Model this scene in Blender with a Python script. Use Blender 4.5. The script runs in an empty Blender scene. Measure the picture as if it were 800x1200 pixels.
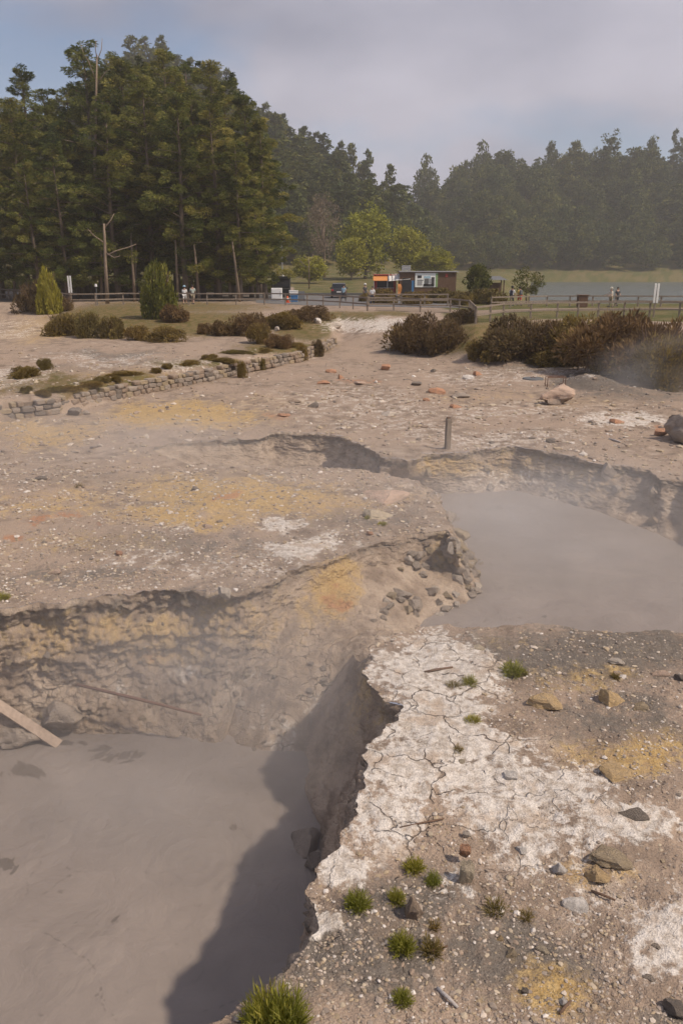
import bpy, bmesh, math, random
import numpy as np
from mathutils import Vector, Matrix

# ------------------------------------------------------------------ camera, world, sun, exposure
F_PX = 933.333                       # focal length in pixels of the 800 x 1200 photograph (28 mm, 36 mm tall sensor)
TILT = math.atan(290.0 / F_PX)       # the horizon lies 290 px above the picture centre
HC = 5.5                             # eye height above the hot-spring flat
sc = bpy.context.scene
COL = sc.collection
cam_d = bpy.data.cameras.new('camera')
cam_d.sensor_fit = 'VERTICAL'; cam_d.sensor_height = 36.0; cam_d.lens = 28.0
cam_d.clip_start = 0.1; cam_d.clip_end = 3000.0
cam = bpy.data.objects.new('camera', cam_d); COL.objects.link(cam)
cam.location = (0, 0, HC); cam.rotation_euler = (math.pi / 2 - TILT, 0, 0)
sc.camera = cam

SUN_TO = Vector((0.566, -0.283, 0.777)).normalized()
SUN_EL = math.asin(SUN_TO.z)
SUN_AZ = math.atan2(SUN_TO.x, SUN_TO.y)
world = bpy.data.worlds.new('World'); sc.world = world; world.use_nodes = True
wn = world.node_tree.nodes; wl = world.node_tree.links
for n in list(wn): wn.remove(n)
wo = wn.new('ShaderNodeOutputWorld')
sky = wn.new('ShaderNodeTexSky'); sky.sky_type = 'NISHITA'; sky.sun_disc = False
sky.sun_elevation = SUN_EL; sky.sun_rotation = SUN_AZ
sky.air_density = 1.0; sky.dust_density = 0.4; sky.ozone_density = 4.0
bg1 = wn.new('ShaderNodeBackground'); bg1.inputs['Strength'].default_value = 0.068
wl.new(sky.outputs[0], bg1.inputs['Color'])
tc = wn.new('ShaderNodeTexCoord')
mp = wn.new('ShaderNodeMapping'); mp.inputs['Scale'].default_value = (-1.0, 1.0, 2.2); mp.inputs['Location'].default_value = (4.2, 1.1, 0.9)
wl.new(tc.outputs['Generated'], mp.inputs['Vector'])
cn = wn.new('ShaderNodeTexNoise'); cn.inputs['Scale'].default_value = 2.3; cn.inputs['Detail'].default_value = 6; cn.inputs['Roughness'].default_value = 0.5
wl.new(mp.outputs[0], cn.inputs['Vector'])
cr = wn.new('ShaderNodeValToRGB'); cr.color_ramp.elements[0].position = 0.42; cr.color_ramp.elements[1].position = 0.55
wl.new(cn.outputs['Fac'], cr.inputs['Fac'])
cn2 = wn.new('ShaderNodeTexNoise'); cn2.inputs['Scale'].default_value = 2.6; cn2.inputs['Detail'].default_value = 7
wl.new(mp.outputs[0], cn2.inputs['Vector'])
cc = wn.new('ShaderNodeValToRGB')
cc.color_ramp.elements[0].position = 0.3; cc.color_ramp.elements[0].color = (0.205, 0.210, 0.265, 1)
cc.color_ramp.elements[1].position = 0.7; cc.color_ramp.elements[1].color = (0.435, 0.415, 0.47, 1)
wl.new(cn2.outputs['Fac'], cc.inputs['Fac'])
bg2 = wn.new('ShaderNodeBackground'); bg2.inputs['Strength'].default_value = 1.0
wl.new(cc.outputs['Color'], bg2.inputs['Color'])
mxw = wn.new('ShaderNodeMixShader')
cmul = wn.new('ShaderNodeMath'); cmul.operation = 'MULTIPLY_ADD'; cmul.inputs[1].default_value = 0.66; cmul.inputs[2].default_value = 0.30
wl.new(cr.outputs['Color'], cmul.inputs[0])
wl.new(cmul.outputs[0], mxw.inputs['Fac']); wl.new(bg1.outputs[0], mxw.inputs[1]); wl.new(bg2.outputs[0], mxw.inputs[2])
wl.new(mxw.outputs[0], wo.inputs['Surface'])

sun_d = bpy.data.lights.new('sun', 'SUN'); sun_d.energy = 2.55; sun_d.angle = math.radians(2.0); sun_d.color = (1.0, 0.86, 0.70)
sun = bpy.data.objects.new('sun', sun_d); COL.objects.link(sun)
sun.rotation_euler = SUN_TO.to_track_quat('Z', 'Y').to_euler(); sun.location = SUN_TO * 100

sc.view_settings.view_transform = 'Standard'; sc.view_settings.look = 'None'
sc.view_settings.gamma = 1.0; sc.view_settings.exposure = 0.62
sc.render.engine = 'CYCLES'
sc.cycles.use_denoising = True
sc.cycles.use_adaptive_sampling = True; sc.cycles.adaptive_threshold = 0.025; sc.cycles.adaptive_min_samples = 16
sc.cycles.max_bounces = 6; sc.cycles.diffuse_bounces = 3; sc.cycles.glossy_bounces = 2
sc.cycles.transmission_bounces = 3; sc.cycles.volume_bounces = 1; sc.cycles.transparent_max_bounces = 8

rng = np.random.default_rng(7); random.seed(7)

# ------------------------------------------------------------------ photograph pixel <-> place
CT, ST = math.cos(TILT), math.sin(TILT)
def P(x, y, z=0.0):
    a = (x - 400) / F_PX; b = -(y - 600) / F_PX
    dx = a; dy = CT + b * ST; dz = -ST + b * CT
    t = (z - HC) / dz
    return np.array((dx * t, dy * t, z))
def PY(x, y, Y):                      # point of the pixel's ray at forward distance Y
    a = (x - 400) / F_PX; b = -(y - 600) / F_PX
    t = Y / (CT + b * ST)
    return np.array((a * t, Y, HC + (-ST + b * CT) * t))
def to_px(X, Y, Z):
    zc = Y * CT - (Z - HC) * ST
    yc = Y * ST + (Z - HC) * CT
    zc = np.where(np.abs(zc) < 1e-3, 1e-3, zc)
    px = 400 + F_PX * X / zc; py = 600 - F_PX * yc / zc
    return np.where(zc > 0.5, px, -9999), np.where(zc > 0.5, py, -9999)

# ------------------------------------------------------------------ noise
_perm = np.random.default_rng(3).permutation(256); _perm = np.concatenate([_perm, _perm, _perm])
_g = np.random.default_rng(5).normal(size=(256, 3)); _g /= np.linalg.norm(_g, axis=1)[:, None]
def noise3(p):
    p = np.asarray(p, float); i = np.floor(p).astype(int); f = p - i; i &= 255
    u = f * f * f * (f * (f * 6 - 15) + 10)
    res = 0
    for dx in (0, 1):
        wx = u[:, 0] if dx else 1 - u[:, 0]
        for dy in (0, 1):
            wy = u[:, 1] if dy else 1 - u[:, 1]
            for dz in (0, 1):
                wz = u[:, 2] if dz else 1 - u[:, 2]
                h = _perm[_perm[_perm[(i[:, 0] + dx) & 255] + ((i[:, 1] + dy) & 255)] + ((i[:, 2] + dz) & 255)]
                g = _g[h]
                d = g[:, 0] * (f[:, 0] - dx) + g[:, 1] * (f[:, 1] - dy) + g[:, 2] * (f[:, 2] - dz)
                res = res + wx * wy * wz * d
    return res * 1.6
def fbm(p, o=4, lac=2.1, gain=0.5):
    p = np.asarray(p, float); s = 0; a = 1.0
    for k in range(o):
        s = s + a * noise3(p + 17.3 * k); p = p * lac; a *= gain
    return s
def fbm2(x, y, sc_, o=4, off=0.0):
    return fbm(np.stack([np.ravel(x) * sc_ + off, np.ravel(y) * sc_ + off * 1.7, np.full(np.size(x), 3.1 + off)], 1), o).reshape(np.shape(x))
def smooth(t):
    t = np.clip(t, 0, 1); return t * t * (3 - 2 * t)

# ------------------------------------------------------------------ mesh and tagging helpers
def mesh_np(name, V, Fc, attrs=None, mat=None, smooth_shade=True):
    V = np.ascontiguousarray(V, np.float32); Fc = np.ascontiguousarray(Fc, np.int32)
    me = bpy.data.meshes.new(name); k = Fc.shape[1]
    me.vertices.add(len(V)); me.vertices.foreach_set('co', V.ravel())
    me.loops.add(Fc.size); me.loops.foreach_set('vertex_index', Fc.ravel())
    me.polygons.add(len(Fc)); me.polygons.foreach_set('loop_start', np.arange(0, Fc.size, k, dtype=np.int32))
    me.polygons.foreach_set('use_smooth', np.full(len(Fc), smooth_shade))
    me.update(calc_edges=True)
    for an, av in (attrs or {}).items():
        av = np.asarray(av, np.float32)
        if av.ndim == 1:
            a = me.attributes.new(an, 'FLOAT', 'POINT'); a.data.foreach_set('value', av)
        else:
            a = me.attributes.new(an, 'FLOAT_COLOR', 'POINT')
            a.data.foreach_set('color', np.concatenate([av[:, :3], np.ones((len(av), 1))], 1).astype(np.float32).ravel())
    if mat: me.materials.append(mat)
    return me
def link(name, data, parent=None, loc=None):
    o = bpy.data.objects.new(name, data); COL.objects.link(o)
    if parent is not None: o.parent = parent
    if loc is not None: o.location = loc
    return o
def tag(o, label=None, cat=None, group=None, kind=None):
    if label: o['label'] = label
    if cat: o['category'] = cat
    if group: o['group'] = group
    if kind: o['kind'] = kind
    return o
def thing(name, label, cat, loc=(0, 0, 0), rz=0.0, group=None):
    o = link(name, None, None, loc); o.rotation_euler = (0, 0, rz)
    return tag(o, label, cat, group)
def copy_tree(o, parent=None):
    c = o.copy(); COL.objects.link(c); c.parent = parent
    for ch in list(o.children): copy_tree(ch, c)
    return c
class MB:
    """collects boxes, tubes and sheets into one mesh"""
    def __init__(s): s.v = []; s.f = []
    def box(s, c, d, rz=0.0, taper=1.0, R=None):
        n = len(s.v); hx, hy, hz = d[0] / 2, d[1] / 2, d[2] / 2
        ca, sa = math.cos(rz), math.sin(rz)
        for z in (-hz, hz):
            k = taper if z > 0 else 1.0
            for x, y in ((-hx, -hy), (hx, -hy), (hx, hy), (-hx, hy)):
                q = Vector((x * k, y * k, z))
                if R is not None: q = R @ q
                else: q = Vector((ca * q.x - sa * q.y, sa * q.x + ca * q.y, q.z))
                s.v.append((c[0] + q.x, c[1] + q.y, c[2] + q.z))
        for f in ((3, 2, 1, 0), (4, 5, 6, 7), (0, 1, 5, 4), (1, 2, 6, 5), (2, 3, 7, 6), (3, 0, 4, 7)):
            s.f.append([n + i for i in f])
        return s
    def tube(s, pts, rad, seg=8, cap=True):
        n0 = len(s.v); pts = [Vector(p) for p in pts]
        for i, p in enumerate(pts):
            d = (pts[min(i + 1, len(pts) - 1)] - pts[max(i - 1, 0)])
            d = d.normalized() if d.length > 1e-9 else Vector((0, 0, 1))
            a = Vector((1, 0, 0)) if abs(d.x) < 0.8 else Vector((0, 1, 0))
            u = d.cross(a).normalized(); w = d.cross(u)
            r = rad[i] if hasattr(rad, '__len__') else rad
            for k in range(seg):
                t = 2 * math.pi * k / seg
                s.v.append(tuple(p + (u * math.cos(t) + w * math.sin(t)) * r))
        for i in range(len(pts) - 1):
            for k in range(seg):
                a = n0 + i * seg + k; b = n0 + i * seg + (k + 1) % seg
                s.f.append([a, b, b + seg, a + seg])
        if cap:
            s.f.append([n0 + k for k in range(seg)][::-1]); m = n0 + (len(pts) - 1) * seg
            s.f.append([m + k for k in range(seg)])
        return s
    def prism(s, prof, y0, y1, axis='x'):
        """profile of (a, z) pairs swept along the other horizontal axis"""
        n = len(s.v); k = len(prof)
        for w in (y0, y1):
            for a, z in prof: s.v.append((a, w, z) if axis == 'x' else (w, a, z))
        s.f.append(list(range(n, n + k))); s.f.append(list(range(n + k, n + 2 * k))[::-1])
        for i in range(k):
            j = (i + 1) % k; s.f.append([n + i, n + k + i, n + k + j, n + j])
        return s
    def build(s, name, mat, parent=None, smooth_shade=False, bevel=0.0, loc=None):
        me = bpy.data.meshes.new(name); me.from_pydata(s.v, [], s.f)
        bm = bmesh.new(); bm.from_mesh(me); bmesh.ops.recalc_face_normals(bm, faces=bm.faces)
        if bevel > 0: bmesh.ops.bevel(bm, geom=list(bm.edges), offset=bevel, segments=1, affect='EDGES')
        bm.to_mesh(me); bm.free()
        if smooth_shade:
            for p in me.polygons: p.use_smooth = True
        me.materials.append(mat)
        return link(name, me, parent, loc)

# ------------------------------------------------------------------ materials
class NT:
    def __init__(s, name, spec=0.3):
        s.m = bpy.data.materials.new(name); s.m.use_nodes = True
        s.t = s.m.node_tree; s.n = s.t.nodes; s.l = s.t.links
        s.b = s.n.get('Principled BSDF'); s.out = s.n.get('Material Output')
        s.b.inputs['Specular IOR Level'].default_value = spec
        s.pos = s.n.new('ShaderNodeNewGeometry').outputs['Position']
        s.obj = None
    def objc(s):
        if s.obj is None: s.obj = s.n.new('ShaderNodeTexCoord').outputs['Object']
        return s.obj
    def mapv(s, v, scale=(1, 1, 1)):
        m = s.n.new('ShaderNodeMapping'); m.inputs['Scale'].default_value = scale; s.l.new(v, m.inputs['Vector']); return m.outputs[0]
    def noise(s, scale, detail=5, rough=0.55, v=None, dist=0.0):
        n = s.n.new('ShaderNodeTexNoise'); n.inputs['Scale'].default_value = scale; n.inputs['Detail'].default_value = detail
        n.inputs['Roughness'].default_value = rough; n.inputs['Distortion'].default_value = dist
        s.l.new(s.pos if v is None else v, n.inputs['Vector']); return n.outputs['Fac']
    def noisec(s, scale, detail=3, v=None):
        n = s.n.new('ShaderNodeTexNoise'); n.inputs['Scale'].default_value = scale; n.inputs['Detail'].default_value = detail
        s.l.new(s.pos if v is None else v, n.inputs['Vector']); return n.outputs['Color']
    def vor(s, scale, feature='F1', v=None, out='Distance', rnd=1.0):
        n = s.n.new('ShaderNodeTexVoronoi'); n.feature = feature; n.inputs['Scale'].default_value = scale
        n.inputs['Randomness'].default_value = rnd
        s.l.new(s.pos if v is None else v, n.inputs['Vector']); return n.outputs[out]
    def math(s, op, a, b=0.0, c=None, clamp=False):
        n = s.n.new('ShaderNodeMath'); n.operation = op; n.use_clamp = clamp
        for i, q in enumerate((a, b) if c is None else (a, b, c)):
            if isinstance(q, (int, float)): n.inputs[i].default_value = q
            else: s.l.new(q, n.inputs[i])
        return n.outputs[0]
    def vadd(s, a, b, k):
        m = s.n.new('ShaderNodeVectorMath'); m.operation = 'MULTIPLY_ADD'
        s.l.new(b, m.inputs[0]); m.inputs[1].default_value = (k, k, k); s.l.new(a, m.inputs[2]); return m.outputs[0]
    def step(s, x, lo, hi):
        n = s.n.new('ShaderNodeMapRange'); n.interpolation_type = 'SMOOTHSTEP'
        n.inputs['From Min'].default_value = lo; n.inputs['From Max'].default_value = hi
        s.l.new(x, n.inputs['Value']); return n.outputs['Result']
    def ramp(s, x, stops):
        n = s.n.new('ShaderNodeValToRGB'); e = n.color_ramp.elements
        while len(e) < len(stops): e.new(0.5)
        for i, (p, c) in enumerate(stops): e[i].position = p; e[i].color = (*c, 1)
        s.l.new(x, n.inputs['Fac']); return n.outputs['Color']
    def mix(s, f, a, b, mode='MIX'):
        n = s.n.new('ShaderNodeMix'); n.data_type = 'RGBA'; n.blend_type = mode
        for sk, q in ((n.inputs[0], f), (n.inputs[6], a), (n.inputs[7], b)):
            if isinstance(q, (int, float)): sk.default_value = q
            elif isinstance(q, tuple): sk.default_value = (*q, 1)
            else: s.l.new(q, sk)
        return n.outputs[2]
    def attr(s, name, col=False):
        n = s.n.new('ShaderNodeAttribute'); n.attribute_name = name; return n.outputs['Color' if col else 'Fac']
    def bump(s, h, strength=0.5, dist=0.02, prev=None):
        n = s.n.new('ShaderNodeBump'); n.inputs['Strength'].default_value = strength; n.inputs['Distance'].default_value = dist
        s.l.new(h, n.inputs['Height'])
        if prev is not None: s.l.new(prev, n.inputs['Normal'])
        return n.outputs['Normal']
    def fin(s, col=None, rough=0.9, normal=None):
        if col is not None:
            if isinstance(col, tuple): s.b.inputs['Base Color'].default_value = (*col, 1)
            else: s.l.new(col, s.b.inputs['Base Color'])
        if isinstance(rough, (int, float)): s.b.inputs['Roughness'].default_value = rough
        else: s.l.new(rough, s.b.inputs['Roughness'])
        if normal is not None: s.l.new(normal, s.b.inputs['Normal'])
        return s.m

def earth_material(name, wall=False):
    g = NT(name, 0.15)
    n1 = g.attr('broad'); n2 = g.attr('mottle'); n3 = g.noise(9, 4, 0.68); n4 = g.noise(52, 2, 0.6)
    if wall:
        base = g.ramp(n2, [(0.28, (0.30, 0.228, 0.172)), (0.5, (0.44, 0.340, 0.258)), (0.75, (0.54, 0.43, 0.33))])
    else:
        base = g.ramp(n2, [(0.25, (0.25, 0.190, 0.145)), (0.5, (0.37, 0.282, 0.215)), (0.75, (0.47, 0.37, 0.29))])
        base = g.mix(g.step(n1, 0.4, 0.65), base, (0.42, 0.318, 0.242))
    # masks carried by the ground itself, broken up by noise
    k = g.math('MULTIPLY_ADD', g.math('SUBTRACT', n3, 0.5), 1.5, g.math('MULTIPLY', g.math('SUBTRACT', n2, 0.5), 1.0))
    def m(attr, lo=0.35, hi=0.62, amt=1.0):
        x = g.math('MULTIPLY_ADD', k, amt, g.attr(attr))
        return g.math('MULTIPLY', g.step(x, lo, hi), g.step(g.attr(attr), 0.02, 0.25))
    dark = g.mix(g.step(n3, 0.35, 0.7), (0.125, 0.110, 0.095), (0.215, 0.188, 0.160))
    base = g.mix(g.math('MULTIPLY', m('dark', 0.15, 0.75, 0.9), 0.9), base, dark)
    yel = g.mix(g.step(n3, 0.35, 0.68), (0.50, 0.315, 0.105), (0.62, 0.44, 0.20))
    base = g.mix(g.math('MULTIPLY', m('yellow', 0.25, 1.0, 1.0), 0.85), base, yel)
    base = g.mix(g.math('MULTIPLY', m('orange', 0.35, 0.8), 0.8), base, (0.46, 0.225, 0.12))
    if not wall:
        grs = g.mix(g.step(n2, 0.35, 0.65), (0.135, 0.115, 0.034), (0.22, 0.155, 0.07))
        base = g.mix(m('green', 0.3, 0.7, 0.7), base, grs)
        lawn = g.mix(g.step(n1, 0.35, 0.65), (0.105, 0.108, 0.030), (0.175, 0.142, 0.058))
        base = g.mix(g.step(g.attr('lawn'), 0.3, 0.7), base, lawn)
    wm = m('white', 0.28, 0.68, 1.3)
    wcol = g.mix(g.step(n3, 0.34, 0.62), (0.50, 0.43, 0.36), (0.80, 0.735, 0.665)); wcol = g.mix(g.math('MULTIPLY', g.step(n2, 0.56, 0.74), 0.65), wcol, (0.52, 0.40, 0.30))
    base = g.mix(g.math('MULTIPLY', wm, 0.94), base, wcol)
    if not wall:                          # small stones bedded in the surface
        vn = g.n.new('ShaderNodeTexVoronoi'); vn.inputs['Scale'].default_value = 34
        g.l.new(g.vadd(g.pos, g.noisec(7, 1), 0.06), vn.inputs['Vector'])
        sep = g.n.new('ShaderNodeSeparateColor'); g.l.new(vn.outputs['Color'], sep.inputs[0])
        peb = g.math('MULTIPLY', g.step(sep.outputs[0], 0.60, 0.68), g.math('SUBTRACT', 1.0, g.step(vn.outputs['Distance'], 0.25, 0.45)))
        base = g.mix(g.math('MULTIPLY', peb, g.math('SUBTRACT', 0.6, g.math('MULTIPLY', wm, 0.4))), base, g.mix(sep.outputs[1], (0.15, 0.13, 0.11), (0.46, 0.39, 0.32)))
    base = g.mix(0.7, base, g.ramp(n4, [(0.3, (0.55, 0.55, 0.55)), (0.7, (1.0, 1.0, 1.0))]), 'MULTIPLY')
    # shrinkage cracks
    e1 = g.vor(1.7 if not wall else 3.2, 'DISTANCE_TO_EDGE', g.vadd(g.pos, g.noisec(2.2, 4), 0.55))
    ck = g.math('MULTIPLY', g.math('SUBTRACT', 1.0, g.step(e1, 0.002, 0.022)), g.math('MULTIPLY', g.attr('crack'), g.step(n2, 0.36, 0.56)))
    base = g.mix(g.math('MULTIPLY', ck, 0.75), base, (0.13, 0.092, 0.068))
    h = g.math('MULTIPLY_ADD', n4, 0.4, g.math('MULTIPLY', n3, 0.9))
    h = g.math('SUBTRACT', h, g.math('MULTIPLY', ck, 1.0))
    return g.fin(base, 0.93, g.bump(h, 1.0, 0.045 if not wall else 0.06))
def baked(V):
    return {'broad': 0.5 + 0.36 * fbm(V * 0.4 + 31, 3), 'mottle': 0.5 + 0.34 * fbm(V * 2.1 + 13, 5, 2.1, 0.6)}

M = {}
M['earth'] = earth_material('sinter_earth')
M['wall'] = earth_material('crater_earth', True)

g = NT('rock'); n1 = g.noise(3.0, 6, 0.6, g.objc()); n2 = g.noise(14, 5, 0.6, g.objc())
col = g.mix(g.step(n1, 0.3, 0.7), g.attr('tint', True), g.mix(0.4, g.attr('tint', True), (0.24, 0.195, 0.155)))
col = g.mix(g.step(n2, 0.58, 0.75), col, (0.50, 0.43, 0.36))
M['rock'] = g.fin(col, 0.9, g.bump(g.math('ADD', n1, n2), 0.9, 0.05))
g = NT('gravel'); n1 = g.noise(60, 3)
M['gravel'] = g.fin(g.mix(g.math('MULTIPLY', n1, 0.35), g.attr('tint', True), (0.20, 0.165, 0.14)), 0.9)

def mud_material():
    g = NT('grey_mud', 0.35)
    w = g.vadd(g.pos, g.noisec(0.7, 3), 1.6)
    n1 = g.noise(0.9, 3, 0.55, w)
    base = g.ramp(n1, [(0.3, (0.215, 0.182, 0.160)), (0.7, (0.272, 0.230, 0.202))])
    e = g.vor(0.33, 'DISTANCE_TO_EDGE', g.vadd(g.pos, g.noisec(1.1, 4), 0.9))
    brk = g.noise(1.6, 2)
    line = g.math('MULTIPLY', g.math('SUBTRACT', 1.0, g.step(e, 0.001, 0.009)), g.math('MULTIPLY', g.step(brk, 0.44, 0.56), g.step(g.noise(14, 2), 0.45, 0.6)))
    fl = g.math('MULTIPLY', g.step(g.noise(8, 4, 0.7, w), 0.63, 0.70), g.step(brk, 0.47, 0.58))
    wet = g.step(g.math('ADD', g.attr('wet'), g.math('MULTIPLY', g.math('SUBTRACT', g.noise(2.6, 4, 0.6, w), 0.5), 3.0)), 0.60, 0.66)
    dk = g.math('MAXIMUM', g.math('MULTIPLY', line, 0.45), g.math('MULTIPLY', fl, 0.45))
    base = g.mix(dk, base, (0.10, 0.083, 0.07))
    base = g.mix(g.math('MULTIPLY', wet, 0.75), base, (0.115, 0.096, 0.080))
    sw = g.noise(3.2, 4, 0.62, w)
    nb = g.bump(sw, 0.9, 0.03)
    r = g.math('SUBTRACT', 0.52, g.math('MULTIPLY', wet, 0.2))
    return g.fin(base, r, nb)
M['mud'] = mud_material()

def leaf_material(name, c0, c1, c2, trans=0.3, rnd=((0.8, 0.86, 0.85), (1.15, 1.05, 0.95))):
    g = NT(name, 0.2)
    col = g.ramp(g.attr('tint'), [(0.0, c0), (0.55, c1), (1.0, c2)])
    oi = g.n.new('ShaderNodeObjectInfo')
    col = g.mix(1.0, col, g.ramp(oi.outputs['Random'], [(0.0, rnd[0]), (1.0, rnd[1])]), 'MULTIPLY')
    g.l.new(col, g.b.inputs['Base Color']); g.b.inputs['Roughness'].default_value = 0.7
    tr = g.n.new('ShaderNodeBsdfTranslucent'); g.l.new(col, tr.inputs['Color'])
    mx = g.n.new('ShaderNodeMixShader'); mx.inputs[0].default_value = trans
    g.l.new(g.b.outputs[0], mx.inputs[1]); g.l.new(tr.outputs[0], mx.inputs[2]); g.l.new(mx.outputs[0], g.out.inputs['Surface'])
    return g.m
M['cedar'] = leaf_material('cedar_foliage', (0.048, 0.068, 0.016), (0.150, 0.168, 0.038), (0.33, 0.305, 0.080))
M['hill'] = leaf_material('hill_foliage', (0.050, 0.072, 0.020), (0.125, 0.142, 0.038), (0.24, 0.225, 0.062), 0.2, ((0.50, 0.60, 0.62), (1.0, 0.97, 0.85)))
M['broad'] = leaf_material('broadleaf_foliage', (0.15, 0.165, 0.022), (0.31, 0.305, 0.045), (0.45, 0.42, 0.085))
M['greyleaf'] = leaf_material('greyish_foliage', (0.15, 0.12, 0.085), (0.24, 0.19, 0.14), (0.32, 0.26, 0.19))
M['shrub'] = leaf_material('dark_shrub_foliage', (0.055, 0.066, 0.016), (0.115, 0.122, 0.028), (0.19, 0.18, 0.05))
M['heath'] = leaf_material('heath_foliage', (0.10, 0.064, 0.034), (0.185, 0.122, 0.060), (0.275, 0.195, 0.085))
M['heatho'] = leaf_material('olive_heath_foliage', (0.11, 0.080, 0.028), (0.215, 0.155, 0.050), (0.31, 0.235, 0.078))
M['lime'] = leaf_material('lime_foliage', (0.19, 0.19, 0.028), (0.32, 0.30, 0.045), (0.45, 0.41, 0.085))
M['midgreen'] = leaf_material('green_bush_foliage', (0.085, 0.10, 0.02), (0.19, 0.195, 0.036), (0.31, 0.29, 0.065))
M['tuft'] = leaf_material('tuft_blades', (0.13, 0.14, 0.018), (0.28, 0.275, 0.042), (0.44, 0.40, 0.10), 0.35)
M['drytuft'] = leaf_material('dry_tuft_blades', (0.12, 0.09, 0.028), (0.24, 0.18, 0.055), (0.36, 0.27, 0.10), 0.3)

def wood(name, c0, c1, rough=0.85, scale=3.0):
    g = NT(name, 0.2); n = g.noise(scale, 6, 0.6, g.mapv(g.objc(), (6, 6, 1)))
    return g.fin(g.ramp(n, [(0.3, c0), (0.7, c1)]), rough, g.bump(n, 0.5, 0.01))
M['bark'] = wood('bark', (0.10, 0.075, 0.055), (0.21, 0.165, 0.125))
M['palebark'] = wood('pale_bark', (0.17, 0.125, 0.09), (0.30, 0.235, 0.175))
M['fence'] = wood('weathered_wood', (0.17, 0.135, 0.105), (0.30, 0.245, 0.195))
M['plank'] = wood('plank_wood', (0.33, 0.245, 0.185), (0.48, 0.375, 0.295))
M['brownwood'] = wood('brown_wood', (0.10, 0.058, 0.038), (0.17, 0.105, 0.07))
M['twig'] = wood('twig_wood', (0.10, 0.06, 0.04), (0.2, 0.13, 0.09), scale=8)
M['driftwood'] = wood('grey_stick_wood', (0.33, 0.29, 0.27), (0.5, 0.46, 0.43), scale=8)
def plain(name, c, rough=0.6, metal=0.0, var=0.15, scale=6):
    g = NT(name, 0.4); n = g.noise(scale, 4, 0.6, g.objc())
    col = g.mix(n, tuple(q * (1 - var) for q in c), tuple(min(1, q * (1 + var)) for q in c))
    g.b.inputs['Metallic'].default_value = metal
    return g.fin(col, rough, g.bump(n, 0.15, 0.005))
for k, c, r in (('white', (0.72, 0.71, 0.69), 0.5), ('black', (0.022, 0.022, 0.024), 0.5), ('carpaint', (0.030, 0.031, 0.034), 0.3),
                ('glass', (0.02, 0.024, 0.03), 0.08), ('rubber', (0.02, 0.02, 0.02), 0.85), ('redlight', (0.35, 0.02, 0.02), 0.3),
                ('greymetal', (0.35, 0.35, 0.36), 0.45), ('rust', (0.17, 0.09, 0.06), 0.85), ('orange', (0.58, 0.24, 0.07), 0.7),
                ('coneorange', (0.70, 0.13, 0.04), 0.6), ('red', (0.33, 0.055, 0.045), 0.6), ('blue', (0.05, 0.16, 0.34), 0.5),
                ('skin', (0.42, 0.26, 0.19), 0.6), ('hair', (0.035, 0.024, 0.018), 0.6), ('sage', (0.42, 0.47, 0.42), 0.8), ('tealgreen', (0.14, 0.36, 0.27), 0.8),
                ('navy', (0.04, 0.045, 0.07), 0.8), ('khaki', (0.34, 0.29, 0.21), 0.8), ('cream', (0.62, 0.57, 0.48), 0.8), ('charcoal', (0.05, 0.05, 0.055), 0.8),
                ('redcloth', (0.48, 0.06, 0.06), 0.8), ('yellowcloth', (0.62, 0.42, 0.10), 0.8), ('slate', (0.13, 0.135, 0.14), 0.8), ('awning', (0.72, 0.70, 0.67), 0.7),
                ('concrete', (0.36, 0.33, 0.30), 0.9), ('poster', (0.84, 0.85, 0.82), 0.5), ('postergreen', (0.24, 0.36, 0.16), 0.5), ('lightblue', (0.35, 0.52, 0.62), 0.8)):
    M[k] = plain(k, c, r)
g = NT('path_earth'); n = g.noise(3, 5); M['pathearth'] = g.fin(g.mix(n, (0.19, 0.145, 0.105), (0.28, 0.21, 0.155)), 0.95)
g = NT('asphalt'); n = g.noise(8, 6, 0.7); n2 = g.noise(0.25, 4)
M['asphalt'] = g.fin(g.mix(n2, g.mix(n, (0.11, 0.11, 0.115), (0.155, 0.15, 0.15)), (0.17, 0.165, 0.16)), 0.9, g.bump(n, 0.3, 0.01))
g = NT('lake_water', 0.5); n = g.noise(0.35, 4, 0.6, g.mapv(g.pos, (1, 2.6, 1)))
M['lake'] = g.fin(g.mix(n, (0.10, 0.115, 0.10), (0.13, 0.14, 0.12)), 0.22, g.bump(n, 1.0, 0.5))

# ------------------------------------------------------------------ terrain shape
def yline(pts):
    xs = [p[0] for p in pts]; ys = [P(*p)[1] for p in pts]
    return np.array(xs, float), np.array(ys, float)
FOOT = yline([(-150, 398, .7), (0, 392, .7), (60, 392, .7), (110, 397, .7), (215, 399, .7), (240, 399, .7), (340, 403, .7), (380, 404, .5), (402, 406, 0), (440, 411, 0),
              (470, 416, 0), (510, 420, 0), (550, 432, 0), (600, 434, 0), (700, 440, 0), (800, 455, 0), (950, 480, 0)])
TOP = yline([(-150, 356, 1.7), (0, 353, 1.7), (80, 357, 1.7), (170, 361, 1.7), (215, 362, 1.7), (330, 361, 1.7), (385, 363, 1.7), (430, 367, 1.7), (478, 369, 1.7),
             (520, 372, 1.7), (560, 380, 1.7), (600, 377, 1.7), (660, 374, 1.7), (800, 378, 1.7), (950, 384, 1.7)])
WALLB = [(-60, 506), (0, 493), (60, 486), (110, 474), (160, 463), (220, 452), (270, 440), (310, 432), (350, 424), (378, 413), (392, 405)]
WY = yline([(*p, 0) for p in WALLB])
HL = (np.array([-300, 0, 100, 140, 165, 200, 250, 310, 350, 400, 440, 470, 500, 540, 2000.]), np.array([36, 40, 46, 58, 67, 65, 57, 43, 34, 23, 14, 4, 2, 0, 0.]))
HR = (np.array([-300, 380, 430, 480, 560, 600, 660, 720, 800, 1000.]), np.array([3, 3, 5, 20, 35, 41, 37, 44, 39, 46.]))
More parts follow.
